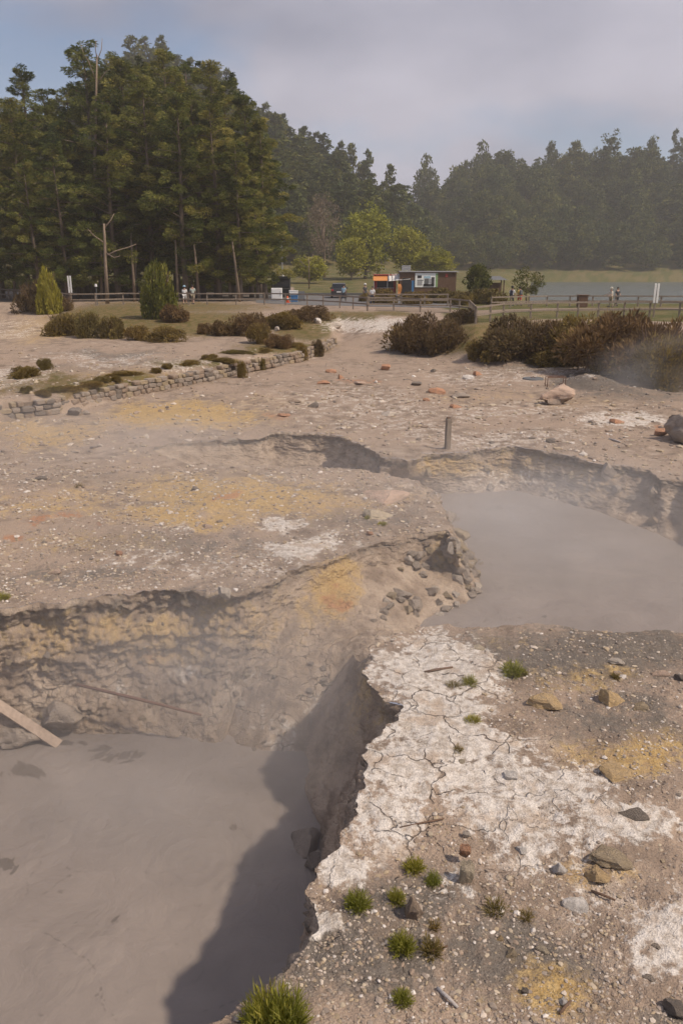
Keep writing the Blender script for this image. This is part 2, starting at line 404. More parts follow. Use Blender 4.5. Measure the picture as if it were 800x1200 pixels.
def Hbase(x, y):
    x = np.asarray(x, float); y = np.asarray(y, float)
    ys = np.maximum(y, 1.0); px = np.clip(400 + 977 * x / ys, -1500, 2300)
    ft = np.interp(px, *FOOT); tp = np.interp(px, *TOP)
    s = smooth((y - ft) / (tp - ft))
    wy = np.interp(px, *WY)
    beh = smooth((y - wy - 0.35) / 0.5) * smooth((398 - px) / 14)
    z = 0.72 * beh * (1 - s) + 1.7 * s
    z = z + 1.3 * smooth((y - 108) / 95) * smooth((640 - px) / 80)
    lk = smooth((px - 585) / 60) * smooth((y - 84) / 18) * (1 - smooth((y - 342) / 16))
    z = z * (1 - lk) + lk * -3.0
    hl = np.interp(px, *HL) * smooth((y - 205) / 150)
    hr = np.interp(px, *HR) * smooth((y - 352) / 120)
    return z + np.maximum(hl, hr)
BUMPS = []                             # small mounds of dark soil: px, py, radius, height
for (bx, by, br, bh) in ((463, 414, 1.2, 0.45), (690, 452, 1.6, 0.55), (740, 462, 2.0, 0.25), (420, 402, 1.5, 0.2), (262, 583, 0.9, 0.10), (600, 428, 1.2, 0.3), (715, 440, 1.1, 0.5)):
    q = P(bx, by, 0); BUMPS.append((q[0], q[1], br, bh))
def H(x, y):
    x = np.asarray(x, float); y = np.asarray(y, float); shp = x.shape
    x = x.ravel(); y = y.ravel()
    z = Hbase(x, y); r = np.hypot(x, y)
    near = smooth((62 - r) / 14)
    z = z + near * (0.085 * fbm2(x, y, 0.30, 3) + 0.030 * fbm2(x, y, 1.6, 4, 5.0))
    hill = np.clip((z - 4) / 6, 0, 1); z = z + hill * 3.5 * fbm2(x, y, 0.02, 4, 9.0)
    m = r < 34
    if m.any(): z[m] += 0.013 * fbm2(x[m], y[m], 9.0, 3, 2.0)
    for bx, by, br, bh in BUMPS: z = z + bh * np.exp(-((x - bx) ** 2 + (y - by) ** 2) / (br * br * 0.5))
    return z.reshape(shp)
def G(px, py):                         # where the pixel's ray meets the terrain
    z = 0.0
    for _ in range(12):
        q = P(px, py, z); z = 0.5 * z + 0.5 * float(H(np.array([q[0]]), np.array([q[1]]))[0])
    q[2] = float(H(np.array([q[0]]), np.array([q[1]]))[0]); return q

# ------------------------------------------------------------------ crater rim (closed loop, hollow on its right-hand side)
ZL, ZR = -2.2, -1.2                    # mud levels of the near and the far pool
ST_ = [  # rim px, rim py, bottom: ('p', px, py, z) or ('d', offset, z), verticality
 (-330, 745, ('d', 1.0, -2.5), 1.6), (-160, 728, ('p', -160, 905, -2.35), 1.8), (0, 713, ('p', 0, 880, -2.35), 1.9), (60, 706, ('p', 60, 872, -2.35), 1.9), (130, 698, ('p', 120, 874, -2.35), 1.9),
 (200, 691, ('p', 195, 880, -2.35), 1.9), (262, 694, ('p', 250, 886, -2.35), 1.8), (300, 688, ('p', 285, 800, -1.55), 1.7), (340, 668, ('p', 335, 778, -1.15), 1.7), (385, 655, ('p', 392, 752, -.92), 1.8),
 (418, 641, ('p', 425, 735, -.85), 1.9), (450, 633, ('p', 460, 738, -.95), 1.95), (490, 626, ('p', 500, 738, -1.3), 1.95), (522, 622, ('p', 553, 720, -1.32), 1.75), (531, 634, ('p', 568, 688, -1.32), 1.6),
 (526, 612, ('p', 556, 650, -1.32), 1.3), (516, 588, ('p', 528, 610, -1.32), 1.5), (500, 570, ('d', .35, -1.35), 1.5), (470, 556, ('d', .4, -1.35), 1.4), (420, 548, ('d', .5, -1.3), 1.3), (350, 546, ('d', .6, -1.1), 1.2),
 (280, 547, ('d', .7, -.8), 1.1), (225, 543, ('d', .6, -.5), 1.1), (190, 534, ('d', .6, -.35), 1.0), (178, 526, ('d', .6, -.3), 1.0), (205, 519, ('d', .9, -.5), 1.2), (250, 516, ('d', 1.1, -.9), 1.4), (300, 514, ('d', 1.1, -1.1), 1.6),
 (322, 507, ('d', 1.0, -1.3), 1.8), (390, 509, ('d', 1.0, -1.35), 1.8), (425, 522, ('d', .8, -1.35), 1.7), (450, 537, ('d', .7, -1.35), 1.6), (475, 540, ('p', 480, 572, -1.35), 1.6), (500, 533, ('p', 505, 584, -1.35), 1.7),
 (550, 529, ('p', 555, 585, -1.35), 1.7), (600, 523, ('p', 600, 583, -1.35), 1.7), (640, 529, ('p', 640, 592, -1.35), 1.6), (690, 540, ('p', 690, 606, -1.35), 1.6), (740, 546, ('p', 735, 625, -1.35), 1.5),
 (762, 549, ('p', 758, 634, -1.35), 1.4), (775, 560, ('p', 775, 640, -1.35), 1.5), (800, 563, ('p', 800, 652, -1.35), 1.5), (880, 600, ('p', 872, 690, -1.35), 1.5), (990, 650, ('d', 1.0, -1.4), 1.4), (1080, 700, ('d', 1.0, -1.4), 1.4),
 (1060, 745, ('d', .6, -1.4), 1.4), (950, 748, ('d', .5, -1.4), 1.4), (800, 742, ('d', .5, -1.4), 1.4), (700, 739, ('d', .5, -1.4), 1.4), (620, 731, ('d', .5, -1.4), 1.4), (545, 735, ('d', .5, -1.4), 1.4),
 (500, 733, ('d', .45, -1.2), 1.3), (468, 738, ('d', .4, -.95), 1.2), (446, 749, ('d', .35, -.9), 1.2), (429, 768, ('p', 415, 766, -.92), 1.2), (433, 795, ('p', 386, 808, -1.4), 1.75), (452, 822, ('p', 366, 850, -1.85), 1.75),
 (464, 836, ('p', 354, 890, -2.3), 1.5), (455, 856, ('p', 350, 925, -2.35), 1.4), (436, 895, ('p', 366, 965, -2.35), 1.3), (414, 945, ('p', 374, 1005, -2.35), 1.4), (398, 985, ('p', 372, 1050, -2.35), 1.5), (384, 1020, ('d', .45, -2.4), 1.6),
 (363, 1062, ('d', .35, -2.4), 1.6), (366, 1088, ('d', .35, -2.4), 1.6), (325, 1125, ('d', .35, -2.4), 1.6), (262, 1196, ('d', .35, -2.4), 1.6), (200, 1262, ('d', .4, -2.4), 1.6), (80, 1400, ('d', .5, -2.4), 1.6),
 (-500, 1480, ('d', .8, -2.4), 1.5), (-900, 1200, ('d', 1.0, -2.4), 1.5), (-700, 900, ('d', 1.0, -2.4), 1.5)]
rimc = np.array([P(s[0], s[1], 0)[:2] for s in ST_])
ns = len(rimc)
ctr_dir = np.roll(rimc, -1, 0) - np.roll(rimc, 1, 0); ctr_dir /= np.linalg.norm(ctr_dir, axis=1)[:, None]
inw = np.stack([ctr_dir[:, 1], -ctr_dir[:, 0]], 1)           # right-hand side of the direction of travel
botc = np.array([(P(*s[2][1:]) if s[2][0] == 'p' else np.array((*(rimc[i] + inw[i] * s[2][1]), s[2][2]))) for i, s in enumerate(ST_)])
vert = np.array([s[3] for s in ST_])
STEP = 0.03
def cr_interp(A, n_per):
    out = []; L = len(A)
    for i in range(L):
        p0, p1, p2, p3 = A[(i - 1) % L], A[i], A[(i + 1) % L], A[(i + 2) % L]
        t = np.linspace(0, 1, n_per[i], endpoint=False)
        t = t[:, None] if A.ndim > 1 else t
        lin = p1 + (p2 - p1) * t
        cat = 0.5 * ((2 * p1) + (-p0 + p2) * t + (2 * p0 - 5 * p1 + 4 * p2 - p3) * t * t + (-p0 + 3 * p1 - 3 * p2 + p3) * t ** 3)
        out.append(0.5 * lin + 0.5 * cat)
    return np.concatenate(out)
seglen = np.linalg.norm(np.roll(rimc, -1, 0) - rimc, axis=1)
dmid = np.linalg.norm(rimc, axis=1)
n_per = np.maximum(2, (seglen / (STEP * np.clip(dmid / 12, 0.8, 1.6)))).astype(int)
rim = cr_interp(rimc, n_per); bot = cr_interp(botc, n_per); vrt = cr_interp(vert, n_per)
tang = np.roll(rim, -2, 0) - np.roll(rim, 2, 0); tang /= np.linalg.norm(tang, axis=1)[:, None]
rin = np.stack([tang[:, 1], -tang[:, 0]], 1)
jag = 0.16 * fbm2(rim[:, 0], rim[:, 1], 1.1, 3, 4.0) + 0.075 * fbm2(rim[:, 0], rim[:, 1], 4.5, 3, 6.0)
rim_s = rim.copy(); rim = rim + rin * jag[:, None]

# raster of the hollow, for cutting the ground sheet
RX0, RX1, RY0, RY1, RS = -16.0, 20.0, 0.0, 30.0, 0.02
nx_, ny_ = int((RX1 - RX0) / RS), int((RY1 - RY0) / RS)
inside = np.zeros((ny_, nx_), bool)
ax, ay = rim[:, 0], rim[:, 1]; bx_, by_ = np.roll(ax, -1), np.roll(ay, -1)
for j in range(ny_):
    yy = RY0 + (j + 0.5) * RS
    c = ((ay <= yy) & (by_ > yy)) | ((by_ <= yy) & (ay > yy))
    if not c.any(): continue
    xs = np.sort(ax[c] + (yy - ay[c]) * (bx_[c] - ax[c]) / (by_[c] - ay[c]))
    for k in range(0, len(xs) - 1, 2):
        a = int(np.clip((xs[k] - RX0) / RS, 0, nx_)); b = int(np.clip((xs[k + 1] - RX0) / RS, 0, nx_)); inside[j, a:b] = True
def is_inside(x, y):
    i = ((x - RX0) / RS).astype(int); j = ((y - RY0) / RS).astype(int)
    ok = (i >= 0) & (i < nx_) & (j >= 0) & (j < ny_)
    r = np.zeros(len(x), bool); r[ok] = inside[j[ok], i[ok]]; return r

# ------------------------------------------------------------------ stains that belong to the ground (centres found in the photograph)
STAIN = {
 'white': [(505, 790, 80, 36, 1), (500, 860, 70, 50, 1), (470, 905, 55, 45, .95), (570, 905, 80, 50, .9), (640, 915, 75, 30, .95), (725, 955, 70, 26, .9), (445, 955, 35, 45, .8), (408, 1026, 24, 22, 1.1), (384, 1093, 26, 12, 1.1),
           (620, 985, 55, 35, .7), (775, 1095, 34, 50, .85), (590, 955, 60, 40, .75), (545, 1045, 50, 20, .6), (700, 985, 60, 25, .6), (700, 1050, 35, 30, .5), (325, 610, 28, 8, .95), (360, 640, 55, 12, .8), (215, 624, 24, 6, .6),
           (300, 660, 60, 8, .55), (200, 660, 90, 14, .45), (570, 512, 110, 12, .5), (730, 495, 50, 8, .75), (440, 382, 55, 9, .7), (600, 440, 130, 10, .45), (450, 484, 60, 8, .5), (20, 440, 40, 12, .6), (120, 420, 80, 8, .5), (20, 385, 35, 12, .5),
           (400, 470, 110, 20, .4), (600, 480, 120, 12, .42), (250, 540, 60, 8, .35), (470, 500, 80, 10, .4), (220, 430, 60, 8, .5), (330, 418, 40, 5, .5), (700, 435, 40, 12, .5), (450, 580, 40, 10, .5), (370, 1070, 14, 8, .8)],
 'yellow': [(215, 488, 95, 16, .85), (60, 505, 80, 18, .6), (275, 580, 120, 22, .85), (220, 608, 90, 14, .75), (380, 590, 55, 20, .6), (80, 590, 90, 20, .5), (450, 585, 50, 15, .4), (740, 880, 70, 26, .7), (650, 1165, 90, 36, .55), (700, 1010, 50, 22, .55),
            (690, 790, 60, 18, .5), (50, 385, 60, 20, .5), (150, 440, 80, 12, .45), (660, 475, 60, 8, .4), (560, 465, 80, 12, .3), (600, 750, 70, 10, .3), (100, 640, 120, 15, .35), (330, 470, 80, 10, .35)],
 'orange': [(45, 610, 22, 8, .8), (90, 607, 14, 5, .7), (268, 579, 16, 5, .8), (720, 494, 16, 4, 1), (773, 508, 14, 6, .9), (15, 628, 14, 5, .7), (120, 617, 14, 4, .6), (420, 448, 18, 3, .6), (320, 487, 18, 4, .6)],
 'dark': [(690, 765, 160, 34, .8), (560, 760, 60, 20, .6), (420, 1125, 110, 55, .75), (600, 1130, 110, 50, .75), (480, 1060, 70, 40, .7), (330, 1160, 60, 40, .5), (720, 830, 60, 35, .55), (760, 860, 60, 40, .5), (463, 411, 26, 9, .8), (690, 450, 45, 14, .8),
          (740, 462, 70, 12, .55), (250, 640, 200, 18, .45), (110, 680, 140, 14, .5), (430, 610, 80, 14, .45), (100, 440, 90, 14, .4), (140, 415, 70, 5, .6), (640, 430, 90, 8, .5), (740, 965, 22, 12, .9), (790, 1180, 40, 20, .6), (180, 425, 60, 5, .5), (90, 560, 100, 12, .3)],
 'crack': [(505, 800, 90, 50, 1), (520, 880, 110, 80, 1), (480, 960, 90, 60, .9), (440, 1080, 80, 80, .6), (640, 920, 90, 40, .5), (600, 1000, 80, 60, .4)],
 'green': [(240, 380, 90, 16, .9), (140, 372, 80, 18, .9), (360, 385, 45, 14, .95), (400, 372, 40, 8, .8), (560, 395, 50, 20, .9), (200, 360, 140, 8, .7), (120, 448, 120, 12, .8), (250, 428, 70, 6, .8), (340, 408, 60, 8, .9), (450, 368, 60, 4, .7), (640, 400, 110, 25, .8), (30, 455, 60, 10, .6)],
 'lawn': []}
def stains(X, Y, Z):
    r = np.hypot(X, Y); out = {}
    wa = np.where(r < 70, 1.0, 0.0); wf = 6.0 / np.maximum(r, 4)
    w1 = fbm(np.stack([X * wf ** .5 * 0.9, Y * wf * 0.6, X * 0 + 2.2], 1), 4, 2.2, 0.6); w2 = fbm(np.stack([X * wf ** .5 * 0.9, Y * wf * 0.6, X * 0 + 8.2], 1), 4, 2.2, 0.6)
    px, py = to_px(X + wa * w1 * r * 0.030, Y + wa * w2 * r * 0.05, Z)
    for k, lst in STAIN.items():
        if k == 'white': lst = [(*q[:4], q[4] * (.70 if q[4] < .62 else 1.05)) for q in lst]
        if k == 'yellow': lst = [(*q[:4], q[4] * 1.2) for q in lst]
        a = np.zeros(len(X))
        for (cx, cy, rx, ry, s) in lst:
            d = ((px - cx) / rx) ** 2 + ((py - cy) / ry) ** 2
            m = d < 6
            a[m] = np.maximum(a[m], s * np.exp(-0.7 * d[m] ** 1.5))
        out[k] = a
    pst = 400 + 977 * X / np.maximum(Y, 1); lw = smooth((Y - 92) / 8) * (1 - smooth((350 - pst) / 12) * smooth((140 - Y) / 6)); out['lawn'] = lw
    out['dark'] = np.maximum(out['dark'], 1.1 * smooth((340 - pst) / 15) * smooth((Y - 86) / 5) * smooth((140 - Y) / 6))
    tp = np.interp(np.clip(400 + 977 * X / np.maximum(Y, 1), -1500, 2300), *TOP)
    pxa = 400 + 977 * X / np.maximum(Y, 1)
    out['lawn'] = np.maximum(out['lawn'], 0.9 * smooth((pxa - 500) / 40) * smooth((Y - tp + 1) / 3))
    return out

# ------------------------------------------------------------------ ground sheet (polar grid round the viewpoint, reaching past the hills)
fine = np.arange(-33.0, 33.001, 0.155); coarse = np.arange(33.0, 327.0, 3.0)[1:]
ang = np.radians(np.concatenate([fine, coarse, ]))
rr = [0.4, 1.0, 2.0, 3.0, 3.6, 4.0]
while rr[-1] < 900:
    r = rr[-1]; rr.append(r + max(0.028, r * (0.0040 if r < 30 else (0.006 if r < 75 else 0.016))))
rr = np.array(rr); na, nr = len(ang), len(rr)
A, R_ = np.meshgrid(ang, rr); X = (R_ * np.sin(A)).ravel(); Y = (R_ * np.cos(A)).ravel()
idx = np.arange(na * nr).reshape(nr, na)
q0 = idx[:-1, :]; q1 = np.roll(idx, -1, 1)[:-1, :]; q2 = np.roll(idx, -1, 1)[1:, :]; q3 = idx[1:, :]
Fq = np.stack([q0.ravel(), q3.ravel(), q2.ravel(), q1.ravel()], 1)
ins = is_inside(X, Y)
keep = ~ins[Fq].all(1); Fq = Fq[keep]
used = np.zeros(len(X), bool); used[Fq.ravel()] = True
sn = np.where(used & ins)[0]
for ch in np.array_split(sn, max(1, len(sn) // 500)):
    d = (X[ch][:, None] - rim[None, :, 0]) ** 2 + (Y[ch][:, None] - rim[None, :, 1]) ** 2
    j = d.argmin(1); X[ch] = rim[j, 0]; Y[ch] = rim[j, 1]
Z = H(X, Y)
remap = -np.ones(len(X), int); remap[used] = np.arange(used.sum())
Xg, Yg, Zg = X[used], Y[used], Z[used]; Fq = remap[Fq]
ok = np.array([True] * len(Fq))
at = stains(Xg, Yg, Zg)
GV = np.stack([Xg, Yg, Zg], 1)
at.update(baked(GV))
GV[:, 2] += 0.022 * smooth((at['white'] + .30 * fbm2(Xg, Yg, 4.0, 3, 1.5) - .42) / .12) * smooth((17 - np.hypot(Xg, Yg)) / 3) * smooth((at['white'] - .1) / .2)
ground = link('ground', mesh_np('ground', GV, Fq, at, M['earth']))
tag(ground, kind='structure')

# ------------------------------------------------------------------ crater wall (loft between the rim and the hollow's floor)
NV = 84
vv = np.linspace(0, 1, NV)
nu = len(rim); zr = H(rim[:, 0], rim[:, 1])
hd = bot[:, :2] - rim_s; hl_ = np.linalg.norm(hd, axis=1)
VX = np.zeros((NV + 1, nu)); VY = VX.copy(); VZ = VX.copy()
VX[0] = rim[:, 0] - rin[:, 0] * 0.07; VY[0] = rim[:, 1] - rin[:, 1] * 0.07; VZ[0] = zr - 0.035
for i, v in enumerate(vv):
    cl = np.clip((vrt - 1.45) / .4, 0, 1); hs = 0.10 * min(v / .42, 1) + 0.90 * max(0, (v - .42) / .58) ** 1.1
    hf = (1 - cl) * (0.35 * v + 0.65 * v ** (vrt * 1.25)) + cl * hs
    zf = 1 - (1 - v) ** 1.12
    jk = math.exp(-v / 0.10); rv_ = rim * jk + rim_s * (1 - jk)
    VX[i + 1] = rv_[:, 0] + hd[:, 0] * hf; VY[i + 1] = rv_[:, 1] + hd[:, 1] * hf
    VZ[i + 1] = (zr - 0.006) + (bot[:, 2] - zr) * zf
VV = np.concatenate([[0], vv])[:, None] * np.ones((1, nu))
p3 = np.stack([VX.ravel(), VY.ravel(), VZ.ravel()], 1)
deep = np.clip((zr - bot[:, 2]) / 2.0, 0.25, 1.2)[None, :] * np.ones((NV + 1, 1))
fade = (smooth(VV / 0.035) * (0.35 + 0.65 * smooth((1 - VV) / 0.15)))
big = fbm(p3 * np.array((1.1, 1.1, 1.5)) + 3, 3).reshape(VX.shape)
blk = noise3(p3 * np.array((2.2, 2.2, 6.0)) + 7).reshape(VX.shape); blk2 = 1 - 2 * np.abs(noise3(p3 * np.array((5, 5, 11.)) + 1)).reshape(VX.shape)
fin_ = fbm(p3 * np.array((9, 9, 19.)) + 2, 3).reshape(VX.shape)
strat = noise3(p3 * np.array((0.5, 0.5, 4.5)) + 11).reshape(VX.shape)
grit = fbm(p3 * 34.0 + 6, 2).reshape(VX.shape)
disp = deep * (0.17 * big + 0.05 * blk + 0.045 * blk2 + 0.075 * fin_ + 0.06 * strat) * (0.75 - 0.15 * VV) + 0.024 * grit
under = -0.13 * deep * np.exp(-((VV - 0.12) / 0.065) ** 2) + 0.08 * deep * np.exp(-((VV - 0.36) / 0.10) ** 2) - 0.07 * deep * np.exp(-((VV - 0.58) / 0.09) ** 2)
disp = fade * (disp + under * (0.6 + 0.8 * blk))
hn = hd / np.maximum(hl_, 1e-3)[:, None]; hn = 0.5 * hn + 0.5 * rin; hn /= np.linalg.norm(hn, axis=1)[:, None]
VX = VX + hn[None, :, 0] * disp; VY = VY + hn[None, :, 1] * disp
VZ = VZ + fade * 0.05 * deep * noise3(p3 * 5 + 20).reshape(VX.shape) + fade * 0.02 * noise3(p3 * 17 + 4).reshape(VX.shape)
VX = np.concatenate([VX, VX[-1:] + hn[None, :, 0] * .08]); VY = np.concatenate([VY, VY[-1:] + hn[None, :, 1] * .08]); VZ = np.concatenate([VZ, VZ[-1:] - .5]); VV = np.concatenate([VV, VV[-1:]])
idx = np.arange((NV + 2) * nu).reshape(NV + 2, nu); nxt = np.roll(idx, -1, 1)
Fw = np.stack([idx[:-1].ravel(), nxt[:-1].ravel(), nxt[1:].ravel(), idx[1:].ravel()], 1)
WV = np.stack([VX.ravel(), VY.ravel(), VZ.ravel()], 1)
WST = {
 'yellow': [(390, 690, 30, 40, 1.0), (365, 715, 26, 22, .7), (410, 672, 18, 20, .7), (150, 742, 150, 26, .75), (60, 752, 60, 30, .6), (190, 765, 70, 20, .75), (320, 745, 60, 22, .45), (270, 730, 60, 35, .55), (330, 720, 40, 30, .45), (525, 548, 45, 14, .8), (600, 548, 50, 18, .65), (690, 570, 60, 25, .4), (430, 820, 30, 40, .5), (520, 650, 20, 30, .5), (300, 790, 50, 30, .3), (130, 850, 60, 12, .4)],
 'orange': [(395, 705, 22, 20, .6), (170, 768, 30, 10, .5)],
 'white': [(220, 790, 20, 10, .5), (600, 560, 60, 14, .4), (640, 590, 60, 14, .3), (300, 800, 40, 20, .25), (150, 810, 30, 12, .4)],
 'dark': [], 'crack': [(330, 790, 110, 50, .9), (400, 740, 50, 30, .8), (100, 800, 120, 40, .6), (250, 860, 100, 25, .5)], 'green': [], 'lawn': []}
pxw, pyw = to_px(WV[:, 0], WV[:, 1], WV[:, 2]); wat = {}
for k, lst in WST.items():
    a = np.zeros(len(WV))
    for (cx, cy, rx, ry, s) in lst:
        d = ((pxw - cx) / rx) ** 2 + ((pyw - cy) / ry) ** 2; m_ = d < 6
        a[m_] = np.maximum(a[m_], s * np.exp(-0.7 * d[m_] ** 1.5))
    wat[k] = a
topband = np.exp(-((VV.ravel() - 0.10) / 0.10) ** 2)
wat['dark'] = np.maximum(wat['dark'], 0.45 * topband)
wat.update(baked(WV))
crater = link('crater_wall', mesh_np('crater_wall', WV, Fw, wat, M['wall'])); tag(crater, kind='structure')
CW_px, CW_py, CW_v = pxw, pyw, VV.ravel()

# ------------------------------------------------------------------ dry saddle of cracked mud between the two pools
SC = [(285, 895, -2.32), (345, 925, -2.32), (366, 965, -2.32), (374, 1010, -2.35), (372, 1050, -2.35), (285, 800, -1.62), (335, 778, -1.22), (392, 752, -.98), (425, 735, -.9), (460, 738, -.98), (415, 766, -.95), (440, 750, -.86),
      (386, 808, -1.45), (366, 850, -1.9), (354, 890, -2.3), (330, 840, -1.78), (350, 800, -1.4), (310, 865, -2.08), (250, 890, -2.5), (500, 738, -1.28), (553, 722, -1.5), (568, 690, -1.6), (556, 650, -1.6)]
sp = np.array([P(*q) for q in SC]); extra = np.array([(-4, 12.5, -2.6), (-2, 9, -3.0), (1.5, 9.5, -1.5), (3.2, 12.5, -2.0), (3.2, 15, -2.0), (1.0, 15.2, -1.0), (-2, 13.8, -1.4), (0.8, 12.0, -.85), (0.9, 10.8, -.95)])
sp = np.concatenate([sp, extra])
def tps(r): return np.where(r > 1e-9, r * r * np.log(r + 1e-12), 0)
nS = len(sp); K = tps(np.linalg.norm(sp[:, None, :2] - sp[None, :, :2], axis=2)) + np.eye(nS) * 0.05
Pm = np.concatenate([np.ones((nS, 1)), sp[:, :2]], 1)
Lm = np.block([[K, Pm], [Pm.T, np.zeros((3, 3))]]); wts = np.linalg.solve(Lm, np.concatenate([sp[:, 2], np.zeros(3)]))
gx, gy = np.meshgrid(np.arange(-3.4, 3.3, 0.03), np.arange(8.6, 15.6, 0.03)); fx, fy = gx.ravel(), gy.ravel()
fz = np.zeros(len(fx))
for i in range(nS): fz += wts[i] * tps(np.hypot(fx - sp[i, 0], fy - sp[i, 1]))
fz += wts[nS] + wts[nS + 1] * fx + wts[nS + 2] * fy
fz += 0.06 * fbm2(fx, fy, 1.8, 3, 3.3) + 0.035 * fbm2(fx, fy, 6, 3, 1.1) + 0.012 * fbm2(fx, fy, 18, 2, 7.1)
sidx = np.arange(len(fx)).reshape(gx.shape)
Fs = np.stack([sidx[:-1, :-1].ravel(), sidx[:-1, 1:].ravel(), sidx[1:, 1:].ravel(), sidx[1:, :-1].ravel()], 1)
inn = is_inside(fx, fy)
Fs = Fs[inn[Fs].any(1) & (fz[Fs] > -2.9).all(1)]
sat = {k: np.zeros(len(fx)) for k in ('yellow', 'orange', 'white', 'dark', 'green', 'lawn')}; sat['crack'] = np.full(len(fx), 0.9)
sat['white'] = 0.25 * smooth(fbm2(fx, fy, 0.9, 3) * 2)
sat.update(baked(np.stack([fx, fy, fz], 1)))
saddle = link('saddle', mesh_np('saddle', np.stack([fx, fy, fz], 1), Fs, sat, M['wall'])); tag(saddle, kind='structure')

# ------------------------------------------------------------------ the two mud pools
def mud(name, poly, z, wet, step=0.06, hump=()):
    poly = np.array(poly); x0, y0 = poly.min(0); x1, y1 = poly.max(0)
    gx, gy = np.meshgrid(np.arange(x0, x1, step), np.arange(y0, y1, step)); x, y = gx.ravel(), gy.ravel()
    c = np.zeros(len(x), bool); n = len(poly)
    for i in range(n):
        a, b = poly[i], poly[(i + 1) % n]
        cond = ((a[1] <= y) & (b[1] > y)) | ((b[1] <= y) & (a[1] > y))
        with np.errstate(divide='ignore', invalid='ignore'):
            xi = a[0] + (y - a[1]) * (b[0] - a[0]) / (b[1] - a[1])
        c ^= cond & (x < xi)
    zz = z + 0.010 * fbm2(x, y, 1.3, 3) + 0.004 * fbm2(x, y, 5, 2)
    for hx, hy, hr_, hh in hump: zz = zz + hh * np.exp(-((x - hx) ** 2 + (y - hy) ** 2) / (hr_ * hr_))
    for cx, cy, rr0 in RINGS:
        dd = np.hypot(x - cx, y - cy) * (1 + .12 * fbm2(x, y, 2.0, 2)); zz = zz + .006 * np.sin(dd * 30) * np.exp(-(dd / rr0) ** 2) * smooth(dd / .08) - .004 * np.exp(-((dd - rr0) / .04) ** 2)
    px, py = to_px(x, y, zz); w = np.zeros(len(x))
    for (cx, cy, rx, ry, s) in wet:
        d = ((px - cx) / rx) ** 2 + ((py - cy) / ry) ** 2; w = np.maximum(w, s * np.exp(-d))
    idx = np.arange(len(x)).reshape(gx.shape)
    Fm = np.stack([idx[:-1, :-1].ravel(), idx[:-1, 1:].ravel(), idx[1:, 1:].ravel(), idx[1:, :-1].ravel()], 1)
    Fm = Fm[c[Fm].all(1)]
    used = np.zeros(len(x), bool); used[Fm.ravel()] = True; rm = np.cumsum(used) - 1
    o = link(name, mesh_np(name, np.stack([x, y, zz], 1)[used], rm[Fm], {'wet': w[used]}, M['mud'])); tag(o, kind='structure'); return o
RINGS = [(*P(68, 892, ZL)[:2], .62), (*P(45, 972, ZL)[:2], .55), (*P(130, 968, ZL)[:2], .7), (*P(225, 1010, ZL)[:2], .8), (*P(90, 1110, ZL)[:2], .6), (*P(280, 1045, ZL)[:2], .35), (*P(665, 655, ZR)[:2], .9), (*P(740, 700, ZR)[:2], .8), (*P(600, 690, ZR)[:2], .7)]
mud('mud_pool', [(-11, 2.5), (1.6, 2.5), (1.2, 10.5), (0.6, 13.6), (-11, 13.6)], ZL,
    [(133, 886, 26, 14, 1.0), (22, 905, 34, 10, 1.0), (5, 1012, 18, 14, .95), (60, 870, 60, 5, .8), (15, 1105, 20, 6, .6), (100, 1080, 40, 8, .45)], 0.045)
mud('mud_pool', [(1.5, 9.6), (20, 9.0), (20, 27), (-9, 27), (-9, 20.5), (1.2, 17.5), (1.5, 15.0), (1.15, 13.2), (1.1, 11.5)], ZR,
    [(580, 597, 16, 4, .8), (565, 652, 26, 3, .7)], 0.08)

# ------------------------------------------------------------------ car park, path, kerb, lake
def sheet(name, pts, z, mat, kind='structure', lift=0.03):
    v = [tuple(P(x, y, z)[:2]) + (z + lift,) for x, y in pts]
    bm = bmesh.new(); vs = [bm.verts.new(q) for q in v]; bm.faces.new(vs); bmesh.ops.triangulate(bm, faces=bm.faces)
    bmesh.ops.recalc_face_normals(bm, faces=bm.faces)
    for f in bm.faces:
        if f.normal.z < 0: f.normal_flip()
    me = bpy.data.meshes.new(name); bm.to_mesh(me); bm.free(); me.materials.append(mat)
    o = link(name, me); tag(o, kind=kind); return o
sheet('car_park', [(300, 346.5), (440, 346.5), (470, 350), (540, 356), (540, 361), (440, 359.5), (350, 357.5), (300, 355)], 1.7, M['asphalt'])
sheet('footpath', [(440, 360.5), (560, 364), (640, 361.5), (800, 361), (900, 361.5), (900, 364), (800, 363.5), (640, 364.5), (560, 368), (440, 364)], 1.7, M['pathearth'], lift=0.02)
kb = MB(); pts = [P(x, y, 1.7) for x, y in ((300, 346), (380, 345.9), (440, 346), (470, 349.5))]
for a, b in zip(pts[:-1], pts[1:]):
    d = b - a; L = math.hypot(d[0], d[1]); c = (a + b) / 2
    kb.box((c[0], c[1], 1.78), (L + 0.1, 0.5, 0.4), math.atan2(d[1], d[0]))
k = kb.build('kerb', M['slate']); tag(k, kind='structure')
me = mesh_np('lake', np.array([(5, 70, -1.5), (420, 70, -1.5), (420, 370, -1.5), (5, 370, -1.5)]), np.array([[0, 1, 2, 3]]), None, M['lake'], False)
tag(link('lake', me), kind='structure')

